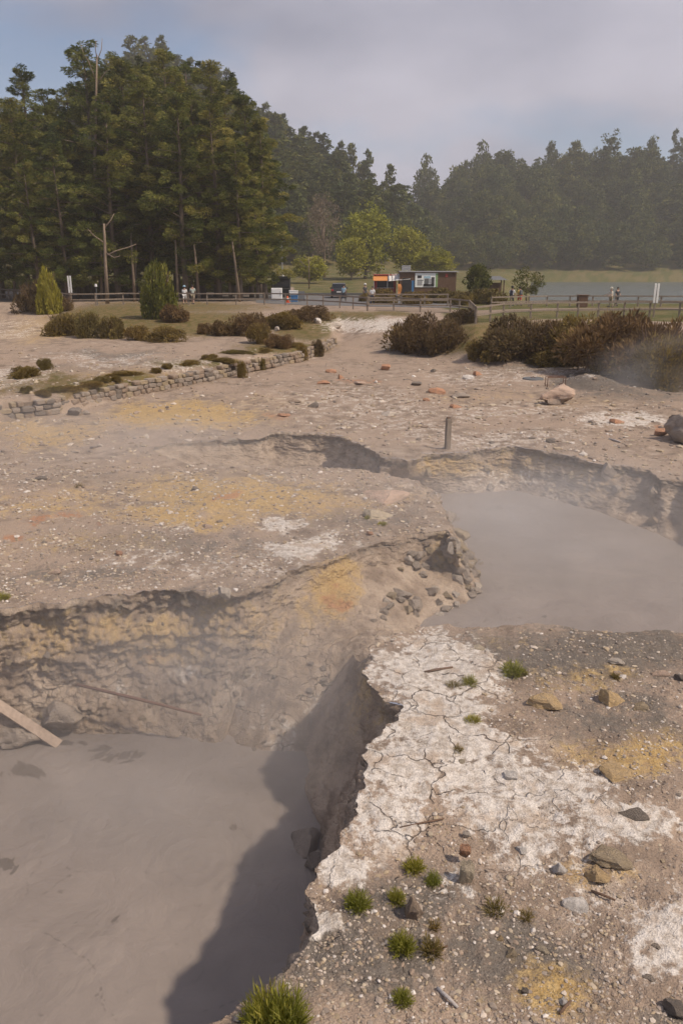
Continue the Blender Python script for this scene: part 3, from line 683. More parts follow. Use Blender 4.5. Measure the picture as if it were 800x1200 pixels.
# ================================================================== rocks
def icosphere(sub):
    bm = bmesh.new(); bmesh.ops.create_icosphere(bm, subdivisions=sub, radius=1.0)
    V = np.array([v.co[:] for v in bm.verts]); Fi = np.array([[v.index for v in f.verts] for f in bm.faces]); bm.free(); return V, Fi
ICO = {k: icosphere(k) for k in (1, 2, 3, 4)}
def rock_verts(seed, sub=3, cuts=9, rough=0.10):
    r = np.random.default_rng(seed); V, Fi = ICO[sub]; V = V.copy()
    for _ in range(cuts):
        n = r.normal(size=3); n /= np.linalg.norm(n); d = r.uniform(0.42, 0.80)
        s = V @ n; m = s > d; V[m] -= n * (s[m] - d)[:, None]
    V = V * (1 + rough * fbm(V * 1.7 + seed, 3)[:, None] + 0.35 * rough * noise3(V * 6 + seed)[:, None])
    return V, Fi
TINT = {'grey': (0.37, 0.305, 0.25), 'pale': (0.58, 0.50, 0.42), 'white': (0.78, 0.72, 0.66), 'ochre': (0.56, 0.39, 0.20), 'orange': (0.50, 0.25, 0.14), 'dark': (0.19, 0.16, 0.135),
        'pink': (0.56, 0.40, 0.305), 'mudgrey': (0.34, 0.28, 0.23), 'cream': (0.52, 0.43, 0.31), 'brown': (0.33, 0.245, 0.18), 'sand': (0.40, 0.31, 0.20)}
_rk = {}
def rock_mesh(kind, seed, sub=3):
    key = (kind, seed, sub)
    if key not in _rk:
        V, Fi = rock_verts(seed * 13 + 5, sub, 13 + seed % 5, 0.26 if sub > 3 else 0.16)
        t = np.array(TINT[kind]) * (1 + 0.16 * fbm(V * 1.5 + seed, 2)[:, None])
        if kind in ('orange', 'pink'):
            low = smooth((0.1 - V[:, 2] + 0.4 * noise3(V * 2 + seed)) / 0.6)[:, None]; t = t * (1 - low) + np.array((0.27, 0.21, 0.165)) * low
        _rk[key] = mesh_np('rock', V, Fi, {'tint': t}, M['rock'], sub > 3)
    return _rk[key]
def rock(px, py, w, h, kind, label, name='rock', cat='rock', depth=None, rz=0.0, tilt=0.0, sink=0.33, seed=None, sub=3, group=None, at=None):
    """px, py: middle of its foot in the photograph; w, h: its size there, in pixels"""
    q = G(px, py) if at is None else np.array(at)
    d = math.hypot(q[1], q[2] - HC); k = d / F_PX
    W = w * k; Hh = h * k
    seed = seed if seed is not None else int(px * 7 + py) % 9
    o = link(name, rock_mesh(kind, seed, sub)); dp = (depth or 0.8) * W
    o.scale = (W / 1.75, dp / 1.75, Hh / (1.75 * (1 - sink * 0.6)))
    o.location = (q[0], q[1] + dp * 0.25, q[2] + o.scale.z * 0.87 * (1 - 2 * sink)); o.rotation_euler = (0, tilt, rz)
    return tag(o, label, cat, group)
rock(656, 474, 52, 25, 'pink', 'large flat-topped pinkish boulder alone on the bare ground', 'boulder', 'boulder', seed=3, sub=4, sink=.15)
rock(803, 520, 60, 36, 'grey', 'big grey boulder cut by the right edge above the far pool', 'boulder', 'boulder', seed=6, sub=4, sink=.15)
rock(773, 511, 20, 9, 'orange', 'orange rock tucked against the big grey boulder at the right edge')
rock(722, 496, 22, 6, 'orange', 'flat orange slab in the white patch behind the far pool')
for a in [(514, 462, 22, 10, 'orange', 'biggest orange rock behind the wooden marker post'), (540, 466, 22, 7, 'grey', 'low grey rock just right of the biggest orange rock'),
          (533, 478, 18, 5, 'orange', 'flat orange stone nearest behind the wooden marker post'), (451, 434, 15, 8, 'orange', 'orange lump in front of the small soil mound'),
          (389, 437, 14, 6, 'orange', 'orange stone nearest the end of the dry-stone wall'), (379, 450, 16, 5, 'orange', 'flat orange stone below the wall end, leftmost of its scatter'),
          (399, 444, 9, 6, 'orange', 'small orange stone between two flatter ones below the wall end'), (421, 450, 18, 4, 'pink', 'thin pinkish slab lying right of the orange stones'),
          (487, 452, 17, 5, 'dark', 'low dark stone left of the biggest orange rock'), (559, 440, 14, 6, 'orange', 'orange stone at the foot of the right-hand heath bank'),
          (550, 444, 15, 6, 'white', 'white stone beside the orange one at the heath bank foot'), (508, 436, 8, 5, 'dark', 'tiny dark stone in the open ground before the round bush'),
          (368, 478, 18, 9, 'dark', 'dark sharp-edged rock left of the middle of the flat'), (332, 488, 20, 4, 'orange', 'flat orange stone low on the flat above the middle hollow'),
          (457, 487, 22, 6, 'pale', 'pale flat stone in the whitish patch before the marker post'), (500, 470, 9, 5, 'orange', 'little orange stone lower left of the biggest orange rock'),
          (646, 519, 12, 7, 'dark', 'small dark stone near the far pool rim'), (345, 472, 16, 5, 'brown', 'brown stone left of the dark sharp-edged rock'),
          (86, 487, 22, 10, 'dark', 'dark rock lying in front of the dry-stone wall'), (100, 486, 12, 6, 'grey', 'grey stone touching the dark rock before the wall'),
          (139, 651, 11, 8, 'orange', 'small bright orange stone on the left plateau'), (65, 673, 20, 7, 'pink', 'pinkish slab near the left plateau brink'),
          (262, 699, 20, 15, 'pale', 'pale rounded rock right on the brink of the left plateau'), (228, 575, 13, 7, 'dark', 'lone dark stone on the yellow crust of the left plateau'),
          (48, 562, 16, 5, 'dark', 'dark flat stone on the far left of the plateau'), (458, 588, 70, 13, 'pink', 'long low pinkish slab on the plateau by the far pool'),
          (440, 607, 44, 11, 'cream', 'cream slab just below the long pinkish one'), (433, 627, 10, 6, 'orange', 'small orange stone above the rubble brink'),
          (243, 618, 14, 5, 'pink', 'thin pinkish stone in front of the yellow crust'), (601, 395, 14, 12, 'pale', 'pale stone half hidden under the heath on the right bank')]:
    rock(*a)
rock(372, 379, 11, 9, 'white', 'whitish block standing on the grassy bank'); rock(393, 384, 24, 9, 'pale', 'heap-like pale rock at the edge of the gravel ramp')
rock(325, 388, 7, 7, 'pale', 'small pale block among the low heath bushes'); rock(608, 413, 20, 8, 'pale', 'pale rock at the foot of the right heath bank')
# near ledge
for a in [(640, 829, 44, 27, 'ochre', 'ochre pointed rock on the dark gravel, left of the pair'), (716, 826, 38, 30, 'ochre', 'pinkish-ochre pointed rock on the dark gravel, right of the pair'),
          (752, 832, 24, 12, 'sand', 'sandy stone at the foot of the pinkish pointed rock'), (483, 1076, 24, 40, 'brown', 'upright brown rock among the green tufts'),
          (545, 1036, 22, 34, 'cream', 'cream egg-like rock with an orange cap'), (700, 1033, 34, 20, 'ochre', 'ochre slanting slab, front one of a pair'),
          (718, 1012, 50, 22, 'sand', 'long sandy-grey slab, back one of a pair'), (722, 910, 50, 11, 'ochre', 'flat orange-ochre crust slab on the white sinter edge'),
          (655, 1024, 20, 22, 'white', 'white upright stone in the middle of the near ledge'), (611, 1001, 16, 13, 'white', 'white rounded stone above the gravel of the ledge'),
          (678, 1069, 30, 20, 'white', 'white broken block with an ochre base'), (791, 1190, 26, 26, 'dark', 'dark brown rock cut by the lower right corner'),
          (722, 777, 22, 9, 'pale', 'pale flat stone on the gravel beyond the ochre rocks'), (775, 792, 22, 8, 'pink', 'thin pinkish slab near the right edge beyond the ochre rocks'),
          (797, 797, 16, 12, 'dark', 'dark stone cut by the right edge of the gravel'), (560, 763, 26, 8, 'cream', 'cream flat slab at the upper brink of the near ledge'),
          (597, 915, 22, 14, 'white', 'white knobbly stone in the white sinter'), (760, 1150, 16, 12, 'grey', 'grey stone near the lower right white patch'),
          (660, 1178, 14, 11, 'white', 'small white stone on the yellow-brown patch at the bottom'), (635, 1116, 16, 12, 'cream', 'cream stone in the lower gravel, right one of two'),
          (600, 1122, 16, 12, 'sand', 'sandy stone in the lower gravel, left one of two'), (743, 962, 34, 20, 'dark', 'dark grey lump in the white sinter at the right'),
          (545, 982, 11, 12, 'pale', 'small pale stone above the cream egg-like rock'), (278, 1197, 12, 12, 'white', 'small white stone left of the large tuft at the bottom'),
          (358, 1192, 12, 11, 'cream', 'small cream stone right of the large tuft at the bottom'), (614, 1165, 10, 9, 'dark', 'small dark stone in the lower middle gravel'), (768, 1112, 12, 10, 'grey', 'grey pebble-like stone in the lower right white patch'),
          (586, 1103, 10, 9, 'ochre', 'small ochre stone in front of the dry tuft'), (540, 895, 14, 8, 'cream', 'cream slab bit between cracks of the white sinter')]:
    rock(*a[:3], a[3] * (.72 if a[3] < 32 else .9), *a[4:], sink=.38)
cap = rock(543, 1014, 17, 14, 'orange', 'orange cap stone resting on the cream egg-like rock')
cap.location.z += 0.10

# stones bedded in the crater walls: sites taken from the wall's own surface
WVn = np.stack([VX, VY, VZ], 2)
def wall_sites(test, n, mind, seed):
    r = np.random.default_rng(seed); cand = np.where(test & (CW_v > 0.04))[0]; r.shuffle(cand); out = []
    for c in cand:
        p = WV[c]
        if all((p[0] - q[0]) ** 2 + (p[1] - q[1]) ** 2 + (p[2] - q[2]) ** 2 > mind * mind for q in out): out.append(p)
        if len(out) >= n: break
    return out
def bed(sites, kinds, s0, s1, label, group, name, seed, flat=0.8):
    r = np.random.default_rng(seed)
    for i, p in enumerate(sites):
        k = kinds[r.integers(len(kinds))]; s = r.uniform(s0, s1) * (1.5 if r.random() < 0.15 else 1)
        o = link(name, rock_mesh(k, int(r.integers(7)), 3)); o.location = p
        o.scale = (s * r.uniform(.8, 1.25), s * r.uniform(.8, 1.1), s * flat * r.uniform(.8, 1.1)); o.rotation_euler = (r.uniform(-.5, .5), r.uniform(-.5, .5), r.uniform(0, 6.3))
        tag(o, label, 'stone', group)
inb = lambda x0, x1, y0, y1: (CW_px > x0) & (CW_px < x1) & (CW_py > y0) & (CW_py < y1)
bed(wall_sites(inb(425, 562, 636, 728) & (CW_px + 0.55 * CW_py > 835), 85, 0.14, 1), ['grey', 'grey', 'mudgrey', 'mudgrey', 'pale', 'sand'], 0.10, 0.20,
    'grey-brown stone in the rubble slope falling into the far pool', 'stones of the rubble slope between the pools', 'rubble_stone', 11)
bed(wall_sites(inb(500, 800, 545, 650), 26, 0.5, 2), ['grey', 'brown', 'mudgrey', 'sand'], 0.10, 0.24,
    'stone bedded in the steep wall beyond the far mud pool', 'stones in the wall beyond the far pool', 'wall_stone', 12)
bed(wall_sites(inb(5, 300, 715, 850), 55, 0.22, 3), ['brown', 'grey', 'sand', 'mudgrey', 'sand'], 0.035, 0.10,
    'stone bedded in the layered wall above the near mud pool', 'stones in the wall above the near pool', 'wall_stone', 13)
# the saddle's clods
def on_saddle(px, py):
    z = -1.5
    for _ in range(20):
        q = P(px, py, z); i = ((fx - q[0]) ** 2 + (fy - q[1]) ** 2).argmin(); z = 0.5 * z + 0.5 * fz[i]
    return np.array((q[0], q[1], fz[i]))
r_ = np.random.default_rng(21)
for i in range(34):
    x, y = r_.uniform(255, 410), r_.uniform(765, 905)
    if x + y < 1075 or x - y > -400: continue
    q = on_saddle(x, y); s = r_.uniform(0.03, 0.085)
    o = link('mud_clod', rock_mesh('mudgrey' if r_.random() < .75 else 'pale', int(r_.integers(7)), 3)); o.location = q; o.scale = (s * 1.3, s * 1.1, s * .7); o.rotation_euler = (0, 0, r_.uniform(0, 6))
    tag(o, 'dried grey clod on the cracked slope into the near pool', 'clod', 'clods on the cracked slope')
def boulder_at(px, py, z, s, kind, label, seed, rz=0, sub=4):
    p = P(px, py, z); o = link('boulder', rock_mesh(kind, seed, sub)); o.location = p; o.scale = s; o.rotation_euler = (0, 0.1, rz); return tag(o, label, 'boulder')
boulder_at(70, 838, -1.95, (0.62, 0.50, 0.42), 'mudgrey', 'rounded grey boulder at the near pool edge beside the plank', 2, .3)
boulder_at(22, 862, -2.15, (0.62, 0.45, 0.36), 'mudgrey', 'low muddy boulder under the plank at the near pool edge', 4, 1.0)
boulder_at(362, 985, -2.12, (0.26, 0.26, 0.26), 'mudgrey', 'mud-coated boulder in the shade below the near ledge', 5, .3)
boulder_at(372, 1010, -2.15, (0.2, 0.22, 0.2), 'mudgrey', 'smaller mud-coated lump below the shaded boulder', 3, 2.1)
boulder_at(15, 762, -1.0, (0.42, 0.35, 0.36), 'grey', 'grey bulging boulder in the layered wall at the left edge', 6, .2)

# ------------------------------------------------------------------ gravel strewn over the ground
def gravel(name, n, region, smin, smax, seed, power=2.4, cols=('pale', 'grey', 'dark', 'white', 'cream', 'brown', 'sand'), w=None, avoid=True):
    r = np.random.default_rng(seed); pos = []
    x0, x1, y0, y1 = region; tot = 0
    while tot < n:
        px = r.uniform(x0, x1, n); py = y0 + (y1 - y0) * r.random(n)
        a = (px - 400) / F_PX; b = -(py - 600) / F_PX; t = -HC / (-ST + b * CT); X, Y = a * t, (CT + b * ST) * t
        pat = fbm2(X, Y, 0.9, 3, seed); okm = (~is_inside(X, Y)) & (pat + r.normal(0, .45, n) > -0.05)
        pos.append(np.stack([X[okm], Y[okm]], 1)); tot += okm.sum()
    XY = np.concatenate(pos)[:n]; Zz = H(XY[:, 0], XY[:, 1])
    V0, F0 = ICO[1]; shapes = [rock_verts(100 + k, 1, 5, 0.25)[0] for k in range(16)]
    d = np.hypot(XY[:, 0], XY[:, 1]); s = smin + (smax - smin) * r.random(n) ** power; s = s * np.clip(d / 10, 0.75, 2.2)
    Sh = np.stack(shapes)[r.integers(0, 16, n)]
    sc3 = np.stack([s * r.uniform(.8, 1.4, n), s * r.uniform(.7, 1.1, n), s * r.uniform(.4, .8, n)], 1)
    th = r.uniform(0, 6.28, n); Vs = Sh * sc3[:, None, :]
    Xr = Vs[:, :, 0] * np.cos(th)[:, None] - Vs[:, :, 1] * np.sin(th)[:, None]; Yr = Vs[:, :, 0] * np.sin(th)[:, None] + Vs[:, :, 1] * np.cos(th)[:, None]
    Vs = np.stack([Xr + XY[:, 0:1], Yr + XY[:, 1:2], Vs[:, :, 2] + (Zz + sc3[:, 2] * 0.05)[:, None]], 2).reshape(-1, 3)
    Fg = (F0[None] + (np.arange(n) * len(V0))[:, None, None]).reshape(-1, 3)
    pal = np.array([TINT[c] for c in cols]); p = np.array(w if w else [1] * len(cols), float); p /= p.sum()
    t = (0.85 * pal[r.choice(len(cols), n, p=p)] + 0.15 * np.array((0.36, 0.275, 0.21))) * r.uniform(.75, 1.2, (n, 1)); t = np.repeat(t, len(V0), 0)
    o = link(name, mesh_np(name, Vs, Fg, {'tint': t}, M['gravel'], False))
    return o
tag(gravel('gravel', 18500, (330, 960, 735, 1215), 0.005, 0.032, 1, 2.8, w=(3, 4, 3, 1.0, 1.6, 3, 3)), 'grey and whitish gravel strewn over the near ledge', 'gravel', kind='stuff')
tag(gravel('gravel', 9000, (-30, 520, 548, 708), 0.005, 0.030, 2, 3.0, w=(2, 3, 2, .7, 2, 3, 3)), 'pale gravel strewn over the left plateau', 'gravel', kind='stuff')
tag(gravel('gravel', 6000, (-30, 830, 420, 560), 0.008, 0.042, 3, 3.0, w=(1.5, 3, 2, .4, 1.5, 3, 3)), 'scattered stones over the flat beyond the pools', 'gravel', kind='stuff')

for o_, l_ in ((gravel('gravel', 1300, (335, 960, 738, 1215), 0.020, 0.052, 21, 2.2, w=(3, 4, 2, 1.2, 2, 2.5, 3)), 'larger broken stones between the gravel of the near ledge'),
               (gravel('gravel', 900, (-30, 530, 548, 708), 0.018, 0.045, 22, 2.2, w=(4, 3, 1, 2, 2, 2, 3)), 'whitish broken stones on the left plateau'),
               (gravel('gravel', 700, (-30, 830, 425, 540), 0.03, 0.075, 23, 2.2, w=(2, 3, 2, .5, 2, 3, 3)), 'broken stones on the flat beyond the pools')):
    tag(o_, l_, 'stones', kind='stuff')

# ================================================================== foliage helpers
def leaf_mesh(name, C, D, L, W, tint, mat, parts=None):
    n = len(C); r = np.random.default_rng(n)
    D = D / np.maximum(np.linalg.norm(D, axis=1), 1e-6)[:, None]
    S = np.cross(D, r.normal(size=(n, 3))); S /= np.maximum(np.linalg.norm(S, axis=1), 1e-6)[:, None]
    L = L * r.uniform(.6, 1.3, n); W = W * r.uniform(.6, 1.3, n)
    V = np.stack([C, C + D * (L * .45)[:, None] + S * (W * .5)[:, None], C + D * L[:, None], C + D * (L * .45)[:, None] - S * (W * .5)[:, None]], 1).reshape(-1, 3)
    Fl = np.arange(4 * n).reshape(n, 4)
    return mesh_np(name, V, Fl, {'tint': np.repeat(np.clip(tint, 0, 1), 4)}, mat, False)
def clump_cloud(cent, rad, flat, nper, r, tintc, up=0.3, spread=0.6, tj=0.18):
    n = len(cent); tot = n * nper
    U = r.normal(size=(tot, 3)); U /= np.linalg.norm(U, axis=1)[:, None]
    rr_ = r.uniform(.35, 1.0, tot) ** 0.6
    ci = np.repeat(np.arange(n), nper)
    C = cent[ci] + U * (rr_ * rad[ci])[:, None] * np.array((1, 1, 1)) * np.stack([np.ones(tot), np.ones(tot), np.full(tot, flat)], 1)
    D = U + spread * r.normal(size=(tot, 3)) + np.array((0, 0, up))
    return C, D, tintc[ci] + r.normal(0, tj, tot)

def conifer(seed, Ht=24.0, wid=4.3, low=0.2, nl=62, clr=0.84, mat='cedar', leaf=(0.40, 0.075), nper=125, bare=0.0):
    """cedar: trunk, limbs and clumped sprays; returns the trunk and crown meshes"""
    r = np.random.default_rng(seed); t = MB()
    lean = r.normal(0, 0.35, 2)
    pts = [(lean[0] * z * z + .12 * math.sin(z * 7 + seed), lean[1] * z * z, Ht * z * 0.97) for z in np.linspace(0, 1, 9)]
    t.tube(pts, [0.34 * (1 - z) ** .8 + 0.05 for z in np.linspace(0, 1, 9)], 7)
    cent = []; rad = []; tc_ = []; dirs = []
    for i in range(nl):
        h = low + (1 - low) * (i + r.uniform(0, 1)) / nl
        f = (h - low) / (1 - low)
        L = wid * (0.55 + 0.65 * math.sin(math.pi * min(1, f * 0.75 + 0.2))) * (1 - f ** 3.0 * 0.80) * r.uniform(.65, 1.25)
        az = i * 2.4 + r.normal(0, .5); z0 = Ht * h; rise = r.uniform(-.05, .30) * (0.6 + f)
        bx, by = lean[0] * h * h, lean[1] * h * h
        tip = np.array((bx + math.cos(az) * L, by + math.sin(az) * L, z0 + L * rise))
        mid = np.array((bx + math.cos(az) * L * .5, by + math.sin(az) * L * .5, z0 + L * rise * .9))
        t.tube([(bx, by, z0 - .1), tuple(mid), tuple(tip)], [0.10 * (1.1 - f), 0.06, 0.02], 5, False)
        if r.random() < bare: continue
        base = r.uniform(.05, .85); k = 2 + int(L / .85)
        for u in np.linspace(0.26, 1.02, k):
            p = np.array((bx, by, z0)) * (1 - u) + tip * u + r.normal(0, .28, 3); p[2] += 0.35 * math.sin(u * 3.1)
            cent.append(p); rad.append(clr * r.uniform(.45, 1.25) * (0.72 + .35 * (1 - f))); tc_.append(base + r.normal(0, .16)); dirs.append((math.cos(az), math.sin(az), -.25))
    top = np.array((lean[0], lean[1], Ht * .97)); cent.append(top); rad.append(.6); tc_.append(.5); dirs.append((0, 0, 1))
    cent = np.array(cent); rad = np.array(rad); tc_ = np.array(tc_)
    C, D, tt = clump_cloud(cent, rad, .40, nper, r, tc_, .25, .35)
    D = D / np.linalg.norm(D, axis=1)[:, None] * .75 + np.repeat(np.array(dirs), nper, 0); n = len(C)
    tr = t.build('trunk', M['bark'], None, True); me_t = tr.data; bpy.data.objects.remove(tr)
    return me_t, leaf_mesh('crown', C, D, np.full(n, leaf[0]), np.full(n, leaf[1]), tt, M[mat]), Ht
def round_tree(seed, Ht=10.0, wid=4.0, trunk_h=2.2, ncl=60, clr=1.0, mat='broad', leaf=(0.5, 0.3), nper=60, bark='bark', gap=0.0):
    r = np.random.default_rng(seed); t = MB()
    t.tube([(0, 0, -.2), (.1, 0, trunk_h * .6), (.05, .1, trunk_h), (0, 0, Ht * .7)], [Ht * .028, Ht * .022, Ht * .019, .03], 7)
    cz = (trunk_h * .8 + Ht) / 2; ch = (Ht - trunk_h * .8) / 2
    cent = []
    for i in range(ncl):
        u = r.normal(size=3); u /= np.linalg.norm(u); q = r.uniform(.45, .92)
        p = np.array((u[0] * wid * q, u[1] * wid * q, cz + u[2] * ch * q)); p[:2] *= 1 - 0.25 * max(0, (p[2] - cz) / ch)
        cent.append(p)
        if i % 3 == 0: t.tube([(0, 0, trunk_h + (p[2] - trunk_h) * .25), tuple((p * np.array((.5, .5, 1)) + np.array((0, 0, trunk_h))) * np.array((1, 1, .5))), tuple(p)], [Ht * .010, Ht * .006, .015], 5, False)
    cent = np.array(cent); rad = clr * r.uniform(.6, 1.25, ncl); tc_ = r.uniform(.2, .75, ncl)
    C, D, tt = clump_cloud(cent, rad, .8, nper, r, tc_, .2, .8); n = len(C)
    tr = t.build('trunk', M[bark], None, True); me_t = tr.data; bpy.data.objects.remove(tr)
    return me_t, leaf_mesh('crown', C, D, np.full(n, leaf[0]), np.full(n, leaf[1]), tt, M[mat]), Ht
def plant(name, meshes, loc, hgt, wk, rz, label, cat, group=None, parts=('trunk', 'crown')):
    root = thing(name, label, cat, loc, rz, group); s = hgt / meshes[2]; root.scale = (s * wk, s * wk, s)
    for nm, me in zip(parts, meshes[:2]):
        if me is not None: link(nm, me, root)
    return root

# ------------------------------------------------------------------ cedar stand on the left
CED = [conifer(31, 24, 4.2, .12), conifer(32, 24, 3.6, .22), conifer(33, 24, 4.8, .07), conifer(34, 24, 3.9, .12, nl=60), conifer(35, 24, 3.2, .25, nl=54)]
def stand_tree(x, ytop, Yd, k, wk, label, group=None, name='cedar_tree'):
    Yd = Yd + 12; top = PY(x, ytop, Yd); zb = float(H(np.array([top[0]]), np.array([Yd]))[0])
    return plant(name, CED[k], (top[0], Yd, zb - .05), top[2] - zb, wk, x * .37, label, 'tree', group)
front = [(10, 118, 80, 0, 'broad cedar at the left edge of the stand'), (62, 165, 77, 2, 'low wide cedar in front, above the lime young conifer'), (30, 190, 76, 3, 'shortest cedar of the stand front, above the brown heath bush'),
         (120, 120, 79, 2, 'cedar whose crown hangs behind the broken pale trunk'), (165, 92, 81, 0, 'full-crowned cedar directly behind the tall green bush'), (205, 108, 78, 3, 'cedar in front of which the two walkers stand'),
         (248, 118, 79, 2, 'wide cedar right of the two walkers'), (276, 168, 78, 0, 'cedar at the front right of the stand with low boughs'), (298, 205, 81, 3, 'rightmost cedar, boughs reaching almost to the kiosk')]
for x, yt, Yd, k, lab in front: stand_tree(x, yt, Yd, k, 1.0, lab)
for x, yt, Yd, k, lab in [(24, 80, 92, 4, 'cedar with a pointed tip at the upper left skyline'), (97, 56, 88, 1, 'tallest thin-topped cedar, its ragged tip highest on the left'), (138, 68, 86, 3, 'tall cedar beside the ragged highest tip'),
                          (192, 64, 88, 0, 'tall cedar at the middle of the stand top'), (245, 76, 88, 0, 'tall cedar right of the stand middle'), (288, 108, 88, 4, 'narrow cedar where the stand top begins to fall to the right'),
                          (305, 138, 84, 3, 'cedar on the sloping right shoulder of the stand')]:
    stand_tree(x, yt, Yd, k, 1.0 if k != 4 else .9, lab)
for i, (x, yt, Yd, k) in enumerate([(-25, 105, 86, 2), (-55, 120, 80, 0), (52, 108, 96, 0), (80, 100, 98, 2), (118, 82, 96, 0), (162, 74, 97, 2), (218, 74, 97, 2), (265, 92, 98, 2), (300, 150, 95, 1), (140, 130, 92, 1), (75, 150, 86, 3), (228, 110, 84, 1), (180, 140, 84, 4), (20, 140, 88, 1)]):
    stand_tree(x, yt, Yd, k, 1.0, 'cedar of the inner rows, seen between the front crowns', 'inner cedars of the stand')
# bare broken trunk and pale slanting poles inside the stand
def bare_tree(name, label, pts_px, Y, r0, r1, limbs=(), mat='palebark', cat='tree', group=None):
    p0 = PY(pts_px[0][0], pts_px[0][1], Y); zb = float(H(np.array([p0[0]]), np.array([Y]))[0]); root = thing(name, label, cat, (p0[0], Y, zb), 0, group)
    P3 = [PY(x, y, Y) for x, y in pts_px]; P3[0][2] = zb - .1
    m = MB(); n = len(P3); m.tube([q - np.array((p0[0], Y, zb)) for q in P3], list(np.linspace(r0, r1, n)), 7); m.build('trunk', M[mat], root, True)
    for lb in limbs:
        m = MB(); q = [PY(x, y, Y + dy) - np.array((p0[0], Y, zb)) for x, y, dy in lb]; m.tube(q, list(np.linspace(r1 * .8, .03, len(q))), 5); m.build('branch', M[mat], root, True)
    return root
bare_tree('dead_tree', 'bare broken pale trunk with crooked branches at the stand front', [(126, 352), (124, 310), (123, 280), (122, 262)], 83.5, .21, .09,
          [[(124, 300, 0), (136, 294, .3), (150, 290, .8), (160, 286, 1)], [(123, 285, 0), (110, 276, -.5), (103, 268, -1)], [(122, 268, 0), (130, 258, .4), (134, 250, .5)], [(124, 296, 0), (134, 302, -.4), (141, 300, -.8)]])
bare_tree('dead_tree', 'half-dead cedar with bare forked tips sticking out highest above the stand', [(110, 352), (111, 220), (113, 110), (114, 64)], 97, .24, .07,
          [[(113, 95, 0), (104, 72, .4), (98, 62, .8), (95, 52, 1)], [(114, 72, 0), (119, 58, .3), (120, 45, .5)], [(114, 70, 0), (112, 57, -.3), (113, 47, -.5)], [(113, 100, 0), (124, 84, .5), (130, 80, .8)]])
rp = np.random.default_rng(5)
for i in range(20):
    x = rp.uniform(150, 300) if i < 14 else rp.uniform(5, 120); ln = rp.uniform(-9, 3)
    bare_tree('stand_trunk', 'pale slender trunk rising in the shade under the cedars', [(x, 348), (x + ln * .5, 315), (x + ln, rp.uniform(262, 290))], rp.uniform(88, 104), .18, .09, (), 'palebark' if i % 3 else 'bark', group='slender trunks under the cedars')
for x, yt in ((88, 92), (121, 46), (116, 48)):
    pass

# ------------------------------------------------------------------ the wood on the far hills
FW = [conifer(61, 19, 4.2, .12, nl=24, clr=1.4, mat='hill', leaf=(1.0, .5), nper=22), conifer(62, 21, 3.3, .15, nl=24, clr=1.2, mat='hill', leaf=(.95, .45), nper=22),
      round_tree(63, 15, 5.0, 2, 40, 1.5, 'hill', (.9, .55), 46), round_tree(64, 12, 5.4, 1.5, 38, 1.6, 'hill', (.9, .55), 46), round_tree(65, 17, 4.2, 2, 42, 1.4, 'hill', (.85, .5), 46)]
proto_col = bpy.data.collections.new('hill_tree_kinds')
rw = np.random.default_rng(77); pts = []; kind_ = []; scl = []
for (x0, x1, y0, y1) in ((-190, 80, 222, 372), (0, 340, 350, 492)):
    sx_ = 6.2 if y0 < 300 else 8.2; xs = np.arange(x0, x1, sx_); ys = np.arange(y0, y1, sx_)
    XX, YY = np.meshgrid(xs, ys); XX = XX.ravel() + rw.normal(0, 1.6, XX.size); YY = YY.ravel() + rw.normal(0, 1.6, YY.size)
    pxh = 400 + 977 * XX / YY; hz = H(XX, YY); m = (pxh > -40) & (pxh < 870) & (hz > np.where(YY > 345, 2.6, 5.0))
    if y0 < 300: m &= (np.interp(pxh, *HL) > np.interp(pxh, *HR) * smooth((YY - 352) / 120) + 2) & (pxh < 520) & ((pxh > 230) | (YY > 300))
    else: m &= pxh > 400
    XX, YY, hz, pxh = XX[m], YY[m], hz[m], pxh[m]
    pts.append(np.stack([XX, YY, hz - .5], 1)); k = np.where(pxh < 450, rw.choice([0, 1, 1, 0, 2], len(XX)), rw.choice([2, 3, 4, 2, 3, 4, 0], len(XX))); kind_.append(k); scl.append(rw.uniform(.6, 1.2, len(XX)) * (1 + .25 * fbm2(XX, YY, .03, 2)) * np.where(pxh > 450, 1.25, .92))
pts = np.concatenate(pts); kind_ = np.concatenate(kind_); scl = np.concatenate(scl)
ridge = (np.interp(400 + 977 * pts[:, 0] / pts[:, 1], *HR) > 1)
